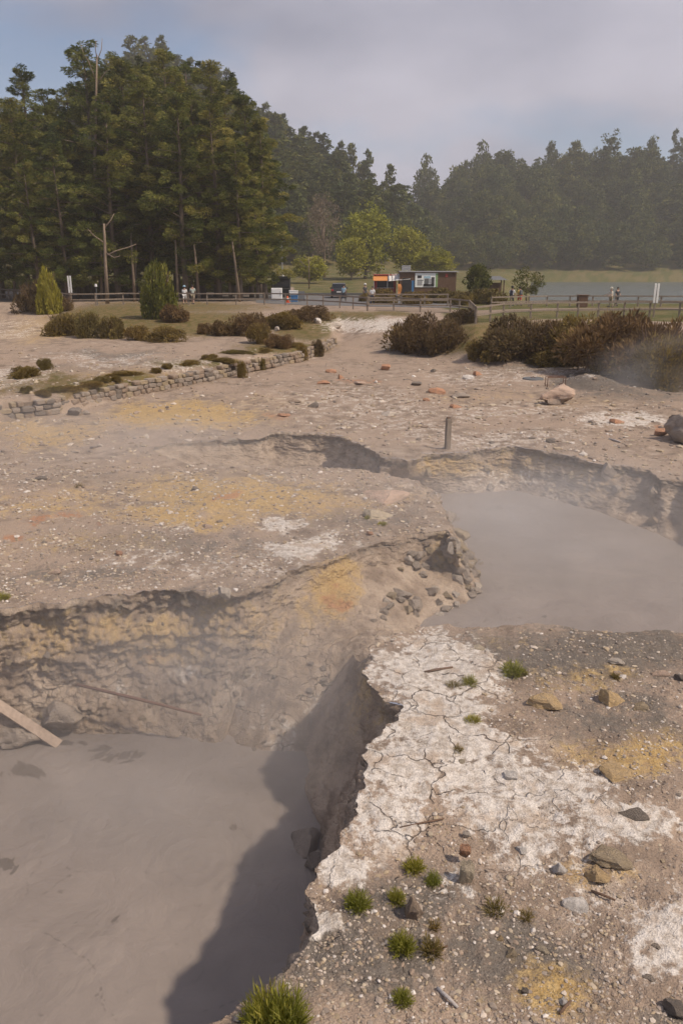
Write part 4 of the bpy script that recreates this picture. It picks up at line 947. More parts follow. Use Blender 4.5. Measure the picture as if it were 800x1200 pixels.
# trees that break the skyline stand as things of their own
sky_tr = []
for (x, yt, k, w_, lab, gr) in [
    (170, 44, 1, 1.2, 'conifer topping the left hill behind the stand, left of a pair', None), (186, 52, 0, 1.0, 'conifer on the left hill top, right of a pair', None),
    (208, 66, 0, .9, None, 'conifers on the left hill crest'), (222, 68, 1, .9, None, 'conifers on the left hill crest'), (236, 74, 1, .9, None, 'conifers on the left hill crest'), (252, 90, 0, .8, None, 'conifers on the left hill crest'), (272, 104, 1, .9, None, 'conifers on the left hill crest'),
    (310, 121, 1, 1.0, 'tall pointed conifer on the falling crest, right beside the stand', None), (333, 134, 1, 1.0, 'second pointed conifer on the crest right of the stand', None), (358, 150, 0, 1.0, None, 'conifers lower on the left hill crest'), (378, 158, 0, .9, None, 'conifers lower on the left hill crest'),
    (398, 166, 1, .9, None, 'conifers lower on the left hill crest'), (414, 170, 0, .9, None, 'conifers lower on the left hill crest'), (432, 176, 1, .8, None, 'conifers lower on the left hill crest'), (455, 194, 0, .9, 'last conifer of the left hill crest before the dip', None),
    (500, 182, 2, 1.0, 'rounded tree first on the right hill beside the dip', None), (540, 188, 3, .9, None, 'rounded trees on the right hill crest'), (565, 166, 2, 1.0, 'high rounded crown on the right hill crest', None), (596, 172, 4, 1.0, None, 'rounded trees on the right hill crest'),
    (648, 160, 4, 1.0, 'tall crown on the right hill, left of its gap', None), (677, 166, 2, 1.0, 'broad crown on the right hill beside the airy tall tree', None), (765, 154, 4, 1.0, 'pale-topped slim tree near the right edge of the hill', None), (792, 152, 1, .9, 'slim conifer at the right edge of the far hill', None)]:
    Yd = 352 if x < 470 else 482
    q = PY(x, yt, Yd); zb = float(H(np.array([q[0]]), np.array([Yd]))[0]) - .6
    if q[2] - zb < 9:
        zb = q[2] - 12
    ttl = lab or ('conifer in the row along ' + ('the upper left hill crest' if x < 300 else 'the lower left hill crest') if x < 470 else 'rounded tree in the right hill skyline')
    plant('crest_tree', FW[k], (q[0], Yd, zb), q[2] - zb, w_ * 20 / max(14, q[2] - zb) * 1.1, x, ttl, 'tree', gr)
# airy umbrella-topped tree on the right skyline
q = PY(716, 148, 478); zb = float(H(np.array([q[0]]), np.array([478.]))[0])
airy = round_tree(71, 26, 5.5, 15, 13, 1.4, 'hill', (.9, .5), 26)
plant('crest_tree', airy, (q[0], 478, zb - 1), q[2] - zb + 1, 1.1, 0, 'airy tall tree with open umbrella crown on the right skyline', 'tree')
wood_me = bpy.data.meshes.new('far_wood'); wood_me.from_pydata([tuple(p) for p in pts], [], [])
a = wood_me.attributes.new('tree_kind', 'INT', 'POINT'); a.data.foreach_set('value', kind_.astype(np.int32))
a = wood_me.attributes.new('tree_scale', 'FLOAT', 'POINT'); a.data.foreach_set('value', scl.astype(np.float32))
wood_o = link('far_wood', wood_me); tag(wood_o, 'hazy mixed wood covering the far hillsides', 'wood', kind='stuff')
ng = bpy.data.node_groups.new('scatter_trees', 'GeometryNodeTree')
ng.interface.new_socket('Geometry', in_out='INPUT', socket_type='NodeSocketGeometry'); ng.interface.new_socket('Geometry', in_out='OUTPUT', socket_type='NodeSocketGeometry')
gi = ng.nodes.new('NodeGroupInput'); go = ng.nodes.new('NodeGroupOutput'); join = ng.nodes.new('GeometryNodeJoinGeometry')
for k, (mt, mc, ht) in enumerate(FW):
    ob = bpy.data.objects.new('hill_tree_kind', mc)
    oi = ng.nodes.new('GeometryNodeObjectInfo'); oi.inputs['Object'].default_value = ob
    ip = ng.nodes.new('GeometryNodeInstanceOnPoints')
    na_ = ng.nodes.new('GeometryNodeInputNamedAttribute'); na_.data_type = 'INT'; na_.inputs['Name'].default_value = 'tree_kind'
    cmp_ = ng.nodes.new('FunctionNodeCompare'); cmp_.data_type = 'INT'; cmp_.operation = 'EQUAL'
    ng.links.new(na_.outputs[0], cmp_.inputs[2]); cmp_.inputs[3].default_value = k
    ns_ = ng.nodes.new('GeometryNodeInputNamedAttribute'); ns_.data_type = 'FLOAT'; ns_.inputs['Name'].default_value = 'tree_scale'
    rv = ng.nodes.new('FunctionNodeRandomValue'); rv.data_type = 'FLOAT_VECTOR'; rv.inputs[0].default_value = (0, 0, 0); rv.inputs[1].default_value = (.1, .1, 6.28)
    ng.links.new(gi.outputs[0], ip.inputs['Points']); ng.links.new(cmp_.outputs[0], ip.inputs['Selection']); ng.links.new(oi.outputs['Geometry'], ip.inputs['Instance'])
    ng.links.new(rv.outputs[0], ip.inputs['Rotation']); ng.links.new(ns_.outputs[0], ip.inputs['Scale']); ng.links.new(ip.outputs[0], join.inputs[0])
ng.links.new(join.outputs[0], go.inputs[0])
md = wood_o.modifiers.new('scatter', 'NODES'); md.node_group = ng

# ------------------------------------------------------------------ broadleaf trees on the lawn and round trees by the road
BR = [round_tree(81, 15, 5.6, .8, 110, 1.5, 'broad', (.6, .36), 64), round_tree(82, 12, 5.2, .6, 90, 1.4, 'broad', (.6, .36), 64)]
GRY = round_tree(83, 15, 5.2, 3, 64, 1.3, 'greyleaf', (.5, .2), 44, 'palebark')
def at_box(x0, x1, yt, yb, Yd=None, z=None):
    xc = (x0 + x1) / 2; q = G(xc, yb) if Yd is None else PY(xc, yb, Yd)
    if Yd is not None: q[2] = float(H(np.array([q[0]]), np.array([Yd]))[0])
    d = q[1] * CT - (q[2] - HC) * ST
    top = PY(xc, yt, q[1]); return q, (x1 - x0) / F_PX * d, top[2] - q[2]
for (x0, x1, yt, Yd, me, lab) in [(400, 456, 234, 172, BR[0], 'tallest bright yellow-green broadleaf tree on the lawn edge'), (392, 432, 275, 165, BR[1], 'lower bright broadleaf tree left in front of the tallest one'), (452, 500, 262, 178, BR[1], 'middle yellow-green broadleaf tree behind the food stalls'),
                                  (486, 532, 288, 170, BR[0], 'lowest yellow-green broadleaf tree above the dark cabin roof'), (356, 404, 222, 182, GRY, 'greyish half-bare broadleaf tree left of the bright ones'), (340, 384, 298, 150, BR[1], 'small round green tree low on the lawn left of the car')]:
    q, W, Hh = at_box(x0, x1, yt, 322, Yd); o = plant('broadleaf_tree', me, q, Hh, 1, x0, lab, 'tree'); k = 1.12 * W / (11 * Hh / me[2]); o.scale.x *= k; o.scale.y *= k
SH = [round_tree(91, 3.4, 1.9, .5, 60, .5, 'shrub', (.22, .13), 80), round_tree(92, 4.2, 2.1, 1.3, 34, .45, 'shrub', (.2, .11), 60)]
q, W, Hh = at_box(538, 578, 309, 349, 92); o = plant('round_tree', SH[0], q, Hh, W / (4.3 * Hh / 3.4), 1, 'dense dark round tree right of the dark cabin', 'tree')
q, W, Hh = at_box(592, 641, 313, 353, 88); o = plant('round_tree', SH[1], q, Hh, W / (4.7 * Hh / 4.2), 2, 'small airy tree standing before the lake', 'tree')
bare_tree('sapling', 'thin pale leafless sapling on the lawn', [(362, 330), (362, 312), (362, 300)], 130, .10, .04,
          [[(362, 318, 0), (354, 308, .5), (350, 303, 1)], [(362, 316, 0), (370, 306, -.5), (375, 302, -1)], [(362, 310, 0), (358, 300, .4)], [(362, 308, 0), (367, 298, .4)]])

# ------------------------------------------------------------------ heath bushes, hedges
def bush(seed, mat, nleaf=9000, leaf=(.15, .06), lumps=40, stems=9):
    r = np.random.default_rng(seed); cent = []; rad = []
    for i in range(lumps):
        u = r.normal(size=3); u /= np.linalg.norm(u); u[2] = abs(u[2]); q = r.uniform(.40, .80); u[2] *= .9
        cent.append((u[0] * q, u[1] * q, .10 + u[2] * q * .80)); rad.append(r.uniform(.17, .30))
    C, D, tt = clump_cloud(np.array(cent), np.array(rad), .95, nleaf // lumps, r, r.uniform(.15, .85, lumps), .35, .5)
    C[:, 2] = np.abs(C[:, 2]); n = len(C); t = MB()
    for i in range(stems):
        a = r.uniform(0, 6.28); t.tube([(0.1 * math.cos(a), .1 * math.sin(a), -.05), (.3 * math.cos(a), .3 * math.sin(a), .35), (.6 * math.cos(a), .6 * math.sin(a), .75)], [.022, .016, .006], 5, False)
    tr = t.build('stem', M['twig'], None, True); me_t = tr.data; bpy.data.objects.remove(tr)
    # sizes in metres of a bush of unit half-width; scaled with the bush
    return me_t, leaf_mesh('foliage', C, D, np.full(n, leaf[0]), np.full(n, leaf[1]), tt, M[mat]), 1.0
HB = [bush(101, 'heath', leaf=(.11, .035), nleaf=10000), bush(102, 'heath', leaf=(.10, .03), nleaf=10000), bush(103, 'heatho', leaf=(.11, .035), nleaf=10000), bush(104, 'heatho', leaf=(.10, .03))]
LB = bush(105, 'lime', leaf=(.13, .05)); GB = bush(106, 'midgreen', leaf=(.12, .05), nleaf=8000); HG = bush(107, 'heatho', leaf=(.10, .06), nleaf=7000, lumps=44)
def put_bush(b, x0, x1, yt, yb, label, name='heath_bush', cat='bush', Yd=None, deep=.8, group=None, parts=('stem', 'foliage')):
    q, W, Hh = at_box(x0, x1, yt, yb, Yd); root = thing(name, label, cat, (q[0], q[1] + W * .25, q[2] - .03), (x0 * 1.7) % 6.28, group)
    qq = float(H(np.array([root.location.x]), np.array([root.location.y]))[0]); Hh = max(.3, Hh + (q[2] - qq)); root.location.z = qq - .03
    root.scale = (W / 1.5, W / 1.5 * deep, Hh / .95)
    for nm, me in zip(parts, b[:2]): link(nm, me, root)
    return root
for i, (b, x0, x1, yt, yb, lab) in enumerate([
    (HB[0], 14, 62, 326, 366, 'big brown heath bush below the fence at the left edge'), (HB[1], 58, 86, 343, 368, 'brown heath bush at the foot of the white sign post'), (HB[2], 52, 92, 362, 394, 'olive-brown heath clump, left end of the low hedge on the bank'),
    (HB[3], 84, 122, 361, 396, 'olive-brown heath clump in the middle of the low bank hedge'), (HB[2], 112, 146, 366, 397, 'olive-brown heath clump at the right end of the low bank hedge'), (HB[3], 140, 176, 379, 399, 'low brown heath clump just right of the bank hedge'),
    (HB[3], 172, 220, 380, 401, 'low olive heath clump at the sandy edge below the tall bush'), (HB[0], 186, 221, 355, 378, 'dark brown heath bush at the foot of the tall green bush'), (HB[1], 231, 247, 375, 392, 'small brown heath bush, first of the row by the pale ground'),
    (HB[0], 245, 274, 374, 394, 'brown heath bush second in the row by the pale ground'), (HB[1], 270, 313, 360, 394, 'large brown heath bush under the lowest cedar boughs'), (HB[3], 284, 319, 376, 403, 'rounded olive heath bush in front of the large brown one'),
    (HB[2], 310, 352, 361, 386, 'olive-brown heath bush below the dark kiosk'), (HB[0], 336, 388, 357, 377, 'wide brown heath bush right below the car park fence'), (HB[1], 308, 345, 388, 409, 'low brown heath bush beside the small pale block'),
    (HB[2], 346, 362, 400, 419, 'small olive heath bush hanging over the wall near its end'), (HB[0], 361, 381, 396, 418, 'brown heath bush over the end of the dry-stone wall'), (HB[3], 40, 62, 418, 433, 'grey-brown little bush on the terrace above the wall'),
    (HB[2], 8, 42, 427, 443, 'low olive clump on the terrace at the left'), (HB[3], 104, 130, 440, 450, 'small olive clump near the wall top'), (HB[3], 276, 290, 420, 432, 'tiny olive clump on top of the wall'), (HB[2], 298, 312, 416, 430, 'tiny clump spilling over the wall right of another'),
    (HB[0], 462, 516, 364, 415, 'big round heath bush standing alone, left half of its pair'), (HB[1], 496, 546, 364, 414, 'big heath bush leaning right beside the round one'), (HB[2], 548, 584, 392, 424, 'olive heath on the slope below the fence corner'),
    (HB[0], 574, 628, 366, 422, 'brown heath bush below the fence, left of the long right bank'), (HB[1], 606, 668, 364, 424, 'reddish-brown heath bush in the middle of the right bank'), (HB[3], 644, 708, 363, 430, 'olive-brown heath bush below the brown bin'),
    (HB[0], 684, 758, 360, 440, 'dark heath bush in front of the seated visitors'), (HB[1], 734, 812, 358, 446, 'largest dark heath bush at the right edge below the white sign'), (HB[3], 750, 812, 386, 456, 'lower olive heath bush at the right edge'), (HB[2], 700, 738, 398, 434, 'small heath bush low in front of the dark ones'),
    (HB[1], 800, 870, 356, 450, 'heath bush just beyond the right edge'), (HB[0], 528, 556, 360, 380, 'small brown heath bush behind the fence corner'), (HB[2], 640, 680, 398, 430, 'low tuft of heath at the foot of the right bank')]):
    if x0 >= 800: continue
    wd_ = 12 if x0 > 570 else (4 if x0 > 460 else 0)
    put_bush(b, x0 - wd_, x1 + wd_, yt, yb, lab, Yd=74 if i < 2 else None)
DB = bush(108, 'shrub', leaf=(.10, .045), nleaf=5000)
for i in range(19):
    put_bush(DB, -30 + i * 19.5 - 14, -30 + i * 19.5 + 14, 318 + (i * 37 % 11), 345, 'dark undergrowth bush behind the trunks of the cedar stand', 'undergrowth_bush', 'bush', 114 + (i * 53 % 9), .8, 'undergrowth behind the cedars')
rg = np.random.default_rng(44)
for i in range(16):
    t_ = i / 15; x = 20 + 330 * t_ + rg.normal(0, 6); y = np.interp(x, [0, 60, 160, 270, 350], [466, 462, 441, 420, 406]) + rg.uniform(-6, 3); w_ = rg.uniform(8, 20)
    put_bush(HB[2 + i % 2], x - w_, x + w_, y - rg.uniform(4, 8), y, 'low olive-brown heath clump along the terrace above the wall', group='low clumps along the wall top', deep=.5)
put_bush(LB, 45, 69, 306, 362, 'lime-green young conifer growing out of the brown heath', 'young_conifer', 'tree', 72.8, .9, None, ('stem', 'foliage'))
put_bush(GB, 164, 206, 302, 374, 'tall cone-shaped green bush beside the fence and walkers', 'tall_bush', 'bush')
for (x0, x1, yt, yb, Yd, lab) in [(434, 464, 334, 349, 84, 'rounded clipped hedge bush left of the orange banner'), (471, 504, 338, 349, 82, 'low clipped hedge in front of the cabin poster'), (500, 538, 333, 350, 84, 'clipped hedge before the right end of the dark cabin'),
                                  (532, 553, 337, 354, 80, 'rounded clipped bush under the dense dark tree'), (552, 594, 334, 356, 82, 'wide clipped hedge left of the backpackers'), (420, 434, 341, 350, 88, 'small round bush beside the road at the parking edge')]:
    put_bush(HG, x0, x1, yt, yb, lab, 'clipped_hedge', 'hedge', Yd)

# tufts on the near ledge
def tuft_mesh(seed, mat, nb=150, hh=1.0):
    r = np.random.default_rng(seed); nb = nb * 2; a = r.uniform(0, 6.28, nb); el = np.arcsin(r.uniform(.12, 1, nb)); rad = r.uniform(0, .35, nb)
    C = np.stack([np.cos(a) * rad, np.sin(a) * rad, np.full(nb, -.03)], 1)
    D = np.stack([np.cos(a) * np.cos(el), np.sin(a) * np.cos(el), np.sin(el)], 1); L = r.uniform(.32, .95, nb) * hh
    C2 = C + D * (L * .72)[:, None]; D2 = D + r.normal(0, .35, (nb, 3)); C3 = C + D * (L * .4)[:, None]; D3 = D + r.normal(0, .5, (nb, 3))
    Ca = np.concatenate([C, C2, C3, C2]); Da = np.concatenate([D, D2, D3, D + r.normal(0, .5, (nb, 3))]); La = np.concatenate([L, L * .4, L * .45, L * .35])
    return leaf_mesh('blades', Ca, Da, La, np.full(len(Ca), .045), np.concatenate([np.full(nb, .25), r.uniform(.4, .9, nb), r.uniform(.3, .8, nb), r.uniform(.4, 1, nb)]), M[mat])
TM = [tuft_mesh(1, 'tuft'), tuft_mesh(2, 'tuft'), tuft_mesh(3, 'tuft', 220, 1.1)]; DM = [tuft_mesh(4, 'drytuft', 90), tuft_mesh(5, 'drytuft', 60)]
for (px, py, w, h, me, lab) in [(601, 789, 30, 20, TM[0], 'green tuft on the dark gravel at the far side of the ledge'), (550, 802, 22, 15, TM[1], 'green tuft by the white sinter, right one of the upper pair'), (531, 806, 20, 13, DM[0], 'dry olive tuft, left one of the upper pair'),
                            (554, 847, 20, 13, TM[1], 'small green tuft alone in the white sinter'), (536, 881, 16, 13, DM[0], 'small dry tuft at a crack of the white sinter'), (484, 1019, 24, 19, TM[0], 'round green tuft highest of the lower cluster'),
                            (507, 1034, 18, 17, TM[1], 'small green tuft right of the highest one of the lower cluster'), (419, 1063, 27, 27, TM[2], 'bright green tuft close to the brink of the ledge'), (464, 1057, 20, 22, TM[1], 'green tuft touching the upright brown rock'),
                            (472, 1112, 28, 26, TM[2], 'roundest bright green tuft below the upright brown rock'), (505, 1116, 30, 24, DM[0], 'yellowing sprawling tuft right of the roundest one'), (508, 1088, 18, 18, DM[1], 'brown dead tuft beside the upright rock'),
                            (471, 1174, 22, 20, TM[1], 'green tuft lowest in the middle, above the bottom edge'), (580, 1068, 34, 24, DM[1], 'reddish dry spiky tuft in the gravel'), (615, 1076, 22, 14, DM[1], 'faint dry tuft right of the reddish spiky one'),
                            (612, 791, 14, 10, DM[0], 'dry tuft fringe at the right of the dark-gravel tuft'), (93, 571, 12, 9, DM[1], 'dry twiggy tuft on the left plateau'), (5, 702, 16, 12, TM[0], 'green tuft at the left edge of the plateau brink'), (431, 608, 9, 6, TM[0], 'tiny green tuft between the plateau slabs'),
                            (448, 615, 12, 6, TM[1], 'tiny green tuft by the cream slab'), (720, 795, 14, 12, DM[0], 'olive tuft behind the pinkish pointed rock')]:
    q = G(px, py); d = math.hypot(q[1], q[2] - HC); root = thing('grass_tuft', lab, 'tuft', q, px); s = w * d / F_PX / 1.95; root.scale = (s * (0.8 + .4 * ((px * 7) % 10) / 10), s, h * d / F_PX / 1.15); link('blades', me, root)
for i, (px, py, w, h) in enumerate([(318, 1198, 34, 36), (338, 1200, 30, 34), (305, 1206, 26, 26)]):
    q = G(px, py)
    if i == 0: big_t = thing('grass_tuft', 'large bright green tuft at the bottom edge of the picture', 'tuft', q, .4)
    d = math.hypot(q[1], q[2] - HC); b_ = link('blades', TM[2], big_t); b_.location = q - np.array(big_t.location); b_.scale = (w * d / F_PX / 1.3,) * 2 + (h * d / F_PX / .8,)
    b_.location = Matrix.Rotation(-.4, 3, 'Z') @ Vector(b_.location)

# ================================================================== dry-stone wall
wroot_p = [P(x, y, 0) for x, y in WALLB]
SM = []
for k in range(8):
    V, Fi = ICO[2]; V = np.sign(V) * np.abs(V) ** 0.42; V = V / np.abs(V).max(0); V = V * (1 + .10 * fbm(V * 1.3 + k * 9, 2)[:, None])
    t = np.array(TINT[['sand', 'grey', 'brown', 'brown', 'sand', 'grey', 'mudgrey', 'dark'][k]]) * np.ones((len(V), 1)); SM.append(mesh_np('stone', V * .5, Fi, {'tint': t}, M['rock'], False))
swall = thing('stone_wall', 'low dry-stone retaining wall holding up the left terrace', 'wall', wroot_p[0])
rs = np.random.default_rng(9); base = np.array(swall.location)
core = MB()
for a, b in zip(wroot_p[:-1], wroot_p[1:]):
    d = b - a; L = math.hypot(d[0], d[1]); c = (a + b) / 2; az = math.atan2(d[1], d[0]); nrm = np.array((-math.sin(az), math.cos(az), 0))
    cc_ = c + nrm * .26 - base; core.box((cc_[0], cc_[1], .28), (L + .05, .22, .52), az)
    z = 0.0
    for row in range(3):
        h = (.23, .21, .19)[row]; x = -rs.uniform(0, .3)
        while x < L:
            w = rs.uniform(.22, .56)
            if rs.random() > (.02, .04, .25)[row] and len(swall.children) < 296:
                st = link('stone', SM[rs.integers(8)], swall); pc = a + d / L * (x + w / 2) - base + nrm * rs.normal(.03, .03)
                st.location = (pc[0], pc[1], z + h / 2 + rs.normal(0, .012)); st.rotation_euler = (rs.normal(0, .04), rs.normal(0, .04), az + rs.normal(0, .05)); st.scale = (w * .98, .40, h * rs.uniform(.88, 1.12))
            x += w
        z += h * .97
core.build('rubble_core', M['wall'], swall)

# ================================================================== fences
def fence(label, pts, z=None, height=1.15, spacing=2.3, rails=(1.08, .55), name='wooden_fence', mid=True):
    W3 = [P(x, y, 1.7) for x, y in pts]; root = thing(name, label, 'fence', W3[0]); o = np.array(root.location)
    posts = []
    for a, b in zip(W3[:-1], W3[1:]):
        L = np.linalg.norm((b - a)[:2]); n = max(1, round(L / spacing))
        for k in range(n): posts.append(a + (b - a) * k / n)
    posts.append(W3[-1])
    for i, p in enumerate(posts):
        p[2] = float(H(np.array([p[0]]), np.array([p[1]]))[0]); pm = MB().box((p[0] - o[0], p[1] - o[1], p[2] - o[2] + height / 2 - .1), (.13, .13, height + .2)); pm.build('post', M['fence'], root, bevel=.015)
    for a, b in zip(posts[:-1], posts[1:]):
        for rz in rails:
            m = MB(); a2 = Vector(a - o) + Vector((0, -.09, rz)); b2 = Vector(b - o) + Vector((0, -.09, rz)); d = b2 - a2
            R = d.to_track_quat('X', 'Z').to_matrix(); m.box((a2 + b2) / 2, (d.length + .04, .05, .12), R=R); m.build('rail', M['fence'], root)
    return root
fence('long weathered wooden fence below the cedars and along the car park', [(-15, 349), (40, 353), (84, 358), (113, 358), (145, 357), (200, 357), (243, 357.5), (310, 357), (360, 358.5), (398, 361), (430, 364)])
fence('wooden fence with close posts in front of the food stalls', [(430.5, 364.2), (461, 364), (492, 366), (527, 366), (549, 369), (556, 379)])
fence('shorter second wooden fence just behind the front one', [(432, 358.6), (470, 358.6), (524, 358.6)])
fence('wooden fence running right above the heath bank', [(557, 379.5), (589, 374), (652, 372), (700, 371), (760, 371), (830, 372)])
fence('low far fence along the lake side of the footpath', [(575, 361), (640, 359), (720, 359), (800, 359.5)], height=1.0, rails=(.95, .5))
post = thing('marker_post', 'short weathered wooden post standing alone on the flat', 'post', G(524, 526))
MB().box((0, 0, .46), (.17, .15, 1.0), .3, .93).build('shaft', M['fence'], post, bevel=.012); MB().box((0, 0, .975), (.10, .09, .05), .3).build('cap', M['twig'], post)

def sign_post(px, pyb, pyt, label):
    q = G(px, pyb); root = thing('sign_post', label, 'sign', q); hh = (pyb - pyt) * q[1] / F_PX
    MB().box((0, .03, hh * .35), (.10, .10, hh * .7 + .2)).build('post', M['fence'], root)
    for s in (-.11, .11): MB().box((s, -.04, hh * .70), (.15, .05, hh * .56)).build('board', M['white'], root, bevel=.01)
sign_post(84.5, 358, 325, 'narrow white double board sign above the left heath'); sign_post(765, 372, 334, 'narrow white double board sign at the right by the lake')
q = G(114.5, 357); lp = thing('path_light', 'small white-headed lamp post beside the stand fence', 'lamp post', q); MB().tube([(0, 0, -.1), (0, 0, 1.75)], .035, 6).build('pole', M['slate'], lp); MB().tube([(0, 0, 1.72), (0, 0, 1.98)], [.14, .10], 8).build('lamp_head', M['white'], lp)
q = P(681, 360, 1.7); bn = thing('litter_bin', 'square brown wooden litter bin by the lakeside path', 'bin', q)
for i in range(6): MB().box((-.36 + i * .144, -.34, .55), (.125, .04, 1.05)).build('slat', M['brownwood'], bn)
MB().box((0, .02, .53), (.84, .66, 1.0)).build('body', M['brownwood'], bn); MB().box((0, 0, 1.10), (.95, .85, .06)).build('lid', M['brownwood'], bn)
q = PY(331, 322, 140); up = thing('utility_pole', 'thin grey pole behind the dark kiosk', 'pole', (q[0], 140, float(H(np.array([q[0]]), np.array([140.]))[0]))); MB().tube([(0, 0, -.2), (0, 0, 6.5)], [.09, .06], 7).build('pole', M['greymetal'], up); MB().box((0, 0, 6.2), (.9, .08, .08)).build('crossbar', M['greymetal'], up)
# ------------------------------------------------------------------ plank, rod, twigs
def bar(name, label, cat, a, b, w, h, mat, roll=0.0, tube=False):
    a, b = Vector(a), Vector(b); root = link(name, None); bpy.data.objects.remove(root)
    d = b - a; m = MB()
    if tube: m.tube([Vector((0, 0, 0)), d * .5 + Vector((0, 0, w * .3)), d], [w, w * 1.05, w * .8], 8)
    else: m.box(d / 2, (d.length, w, h), R=d.to_track_quat('X', 'Z').to_matrix() @ Matrix.Rotation(roll, 3, 'X'))
    o = m.build(name, mat, None, tube, .006 if not tube else 0, loc=a); return tag(o, label, cat)
bar('plank', 'weathered plank sloping from the left edge into the near mud', 'plank', P(-60, 788, -1.05), P(70, 873, -2.20), .17, .05, M['plank'], .5)
bar('metal_rod', 'long thin dark rod lying across the near pool wall', 'rod', P(90, 802, -1.22), P(236, 838, -1.62), .026, 0, M['rust'], tube=True)
for (a, b, r0, mt, lab) in [((512, 1160), (536, 1184), .014, 'driftwood', 'pale grey straight stick in the lower gravel'), ((692, 1046), (720, 1058), .012, 'twig', 'dark twig below the ochre slabs'), ((497, 789), (530, 784), .018, 'twig', 'brown twig lying on the upper white sinter'),
                            ((468, 972), (520, 962), .010, 'twig', 'thin dark twig across a crack of the sinter'), ((713, 515), (726, 519), .03, 'driftwood', 'pale stick behind the far pool near the orange slab'), ((502, 1118), (524, 1112), .010, 'twig', 'reddish twig beside the yellowing tuft'),
                            ((655, 1190), (668, 1176), .012, 'twig', 'short dark twig at the bottom on the right')]:
    pa, pb = G(*a), G(*b); pa[2] += .02; pb[2] += .03; bar('stick', lab, 'stick', pa, pb, r0, 0, M[mt], tube=True)
q = G(650, 452); fr = thing('rusty_stand', 'small rusty metal stand standing on the bare ground by the heath', 'frame', q)
for sx in (-.42, .42):
    for sy in (-.2, .2): MB().tube([(sx, sy, -.05), (sx, sy, .42)], .02, 6).build('leg', M['rust'], fr)
for sy in (-.2, .2): MB().tube([(-.42, sy, .42), (.42, sy, .42)], .02, 6).build('rail', M['rust'], fr)
q = G(624, 445); ld = thing('pit_cover', 'flat dark round cover lying on the bare ground', 'cover', q); MB().tube([(0, 0, -.02), (0, 0, .09)], [.55, .5], 18).build('lid', M['slate'], ld); MB().tube([(-.12, 0, .09), (0, 0, .16), (.12, 0, .09)], .02, 6).build('handle', M['rust'], ld)

# ================================================================== kiosk, stalls, car
def T(px, py): p = P(px, py, 1.7); p[2] = 1.73; return p
ks = thing('kiosk', 'black kiosk with a flat roof at the edge of the car park', 'kiosk', T(330, 348.5))
MB().box((0, 0, .5), (2.1, 2.0, 1.0)).build('counter_wall', M['black'], ks); MB().box((0, .9, 1.6), (2.1, .1, 1.2)).build('back_wall', M['black'], ks)
for sx in (-1, 1):
    MB().box((sx * 1.0, 0, 1.6), (.1, 2.0, 1.2)).build('side_post', M['black'], ks)
MB().box((0, 0, 2.3), (2.3, 2.3, .24)).build('roof', M['black'], ks); MB().box((0, -1.02, 1.02), (2.2, .3, .06)).build('shelf', M['slate'], ks); MB().box((0, -.98, 1.62), (1.8, .03, .9)).build('window', M['glass'], ks)
MB().box((-.8, .2, 2.65), (.35, .5, .46)).build('roof_unit', M['greymetal'], ks); MB().tube([(.2, 0, 2.4), (.2, 0, 2.75)], .12, 8).build('vent', M['white'], ks)
fr = thing('freezer', 'white upright freezer cabinet in front of the black kiosk', 'freezer', T(324.5, 353)); MB().box((0, 0, .7), (1.15, .7, 1.3)).build('cabinet', M['white'], fr, bevel=.03); MB().box((.0, -.37, .72), (1.0, .04, 1.1)).build('door', M['white'], fr); MB().box((.44, -.41, .8), (.04, .04, .4)).build('handle', M['greymetal'], fr)
cn_ = thing('traffic_cone', 'orange traffic cone by the kiosk', 'cone', T(337, 355)); MB().tube([(0, 0, .03), (0, 0, .68)], [.19, .04], 12).build('cone', M['coneorange'], cn_, True); MB().tube([(0, 0, .30), (0, 0, .44)], [.135, .10], 12).build('band', M['white'], cn_); MB().box((0, 0, .02), (.5, .5, .04)).build('base', M['coneorange'], cn_)
bb = thing('crate', 'blue plastic crate near the traffic cone', 'crate', T(345, 354)); MB().box((0, 0, .32), (.72, .5, .62)).build('body', M['blue'], bb, bevel=.02); MB().box((0, 0, .66), (.78, .56, .06)).build('rim', M['blue'], bb)
cb = thing('cool_box', 'white cool box set on the blue crate', 'box', T(344, 354) + np.array((0, 0, .69))); MB().box((0, 0, .2), (.9, .5, .4)).build('body', M['white'], cb, bevel=.04); MB().box((0, 0, .44), (.94, .54, .08)).build('lid', M['white'], cb, bevel=.02)
bd = thing('menu_board', 'dark standing board right of the blue crate', 'board', T(353.5, 354)); MB().box((0, 0, .58), (.66, .06, 1.0), R=Matrix.Rotation(-.12, 3, 'X')).build('panel', M['slate'], bd)
for sx in (-.28, .28): MB().box((sx, .18, .5), (.05, .05, 1.02), R=Matrix.Rotation(.2, 3, 'X')).build('leg', M['brownwood'], bd)

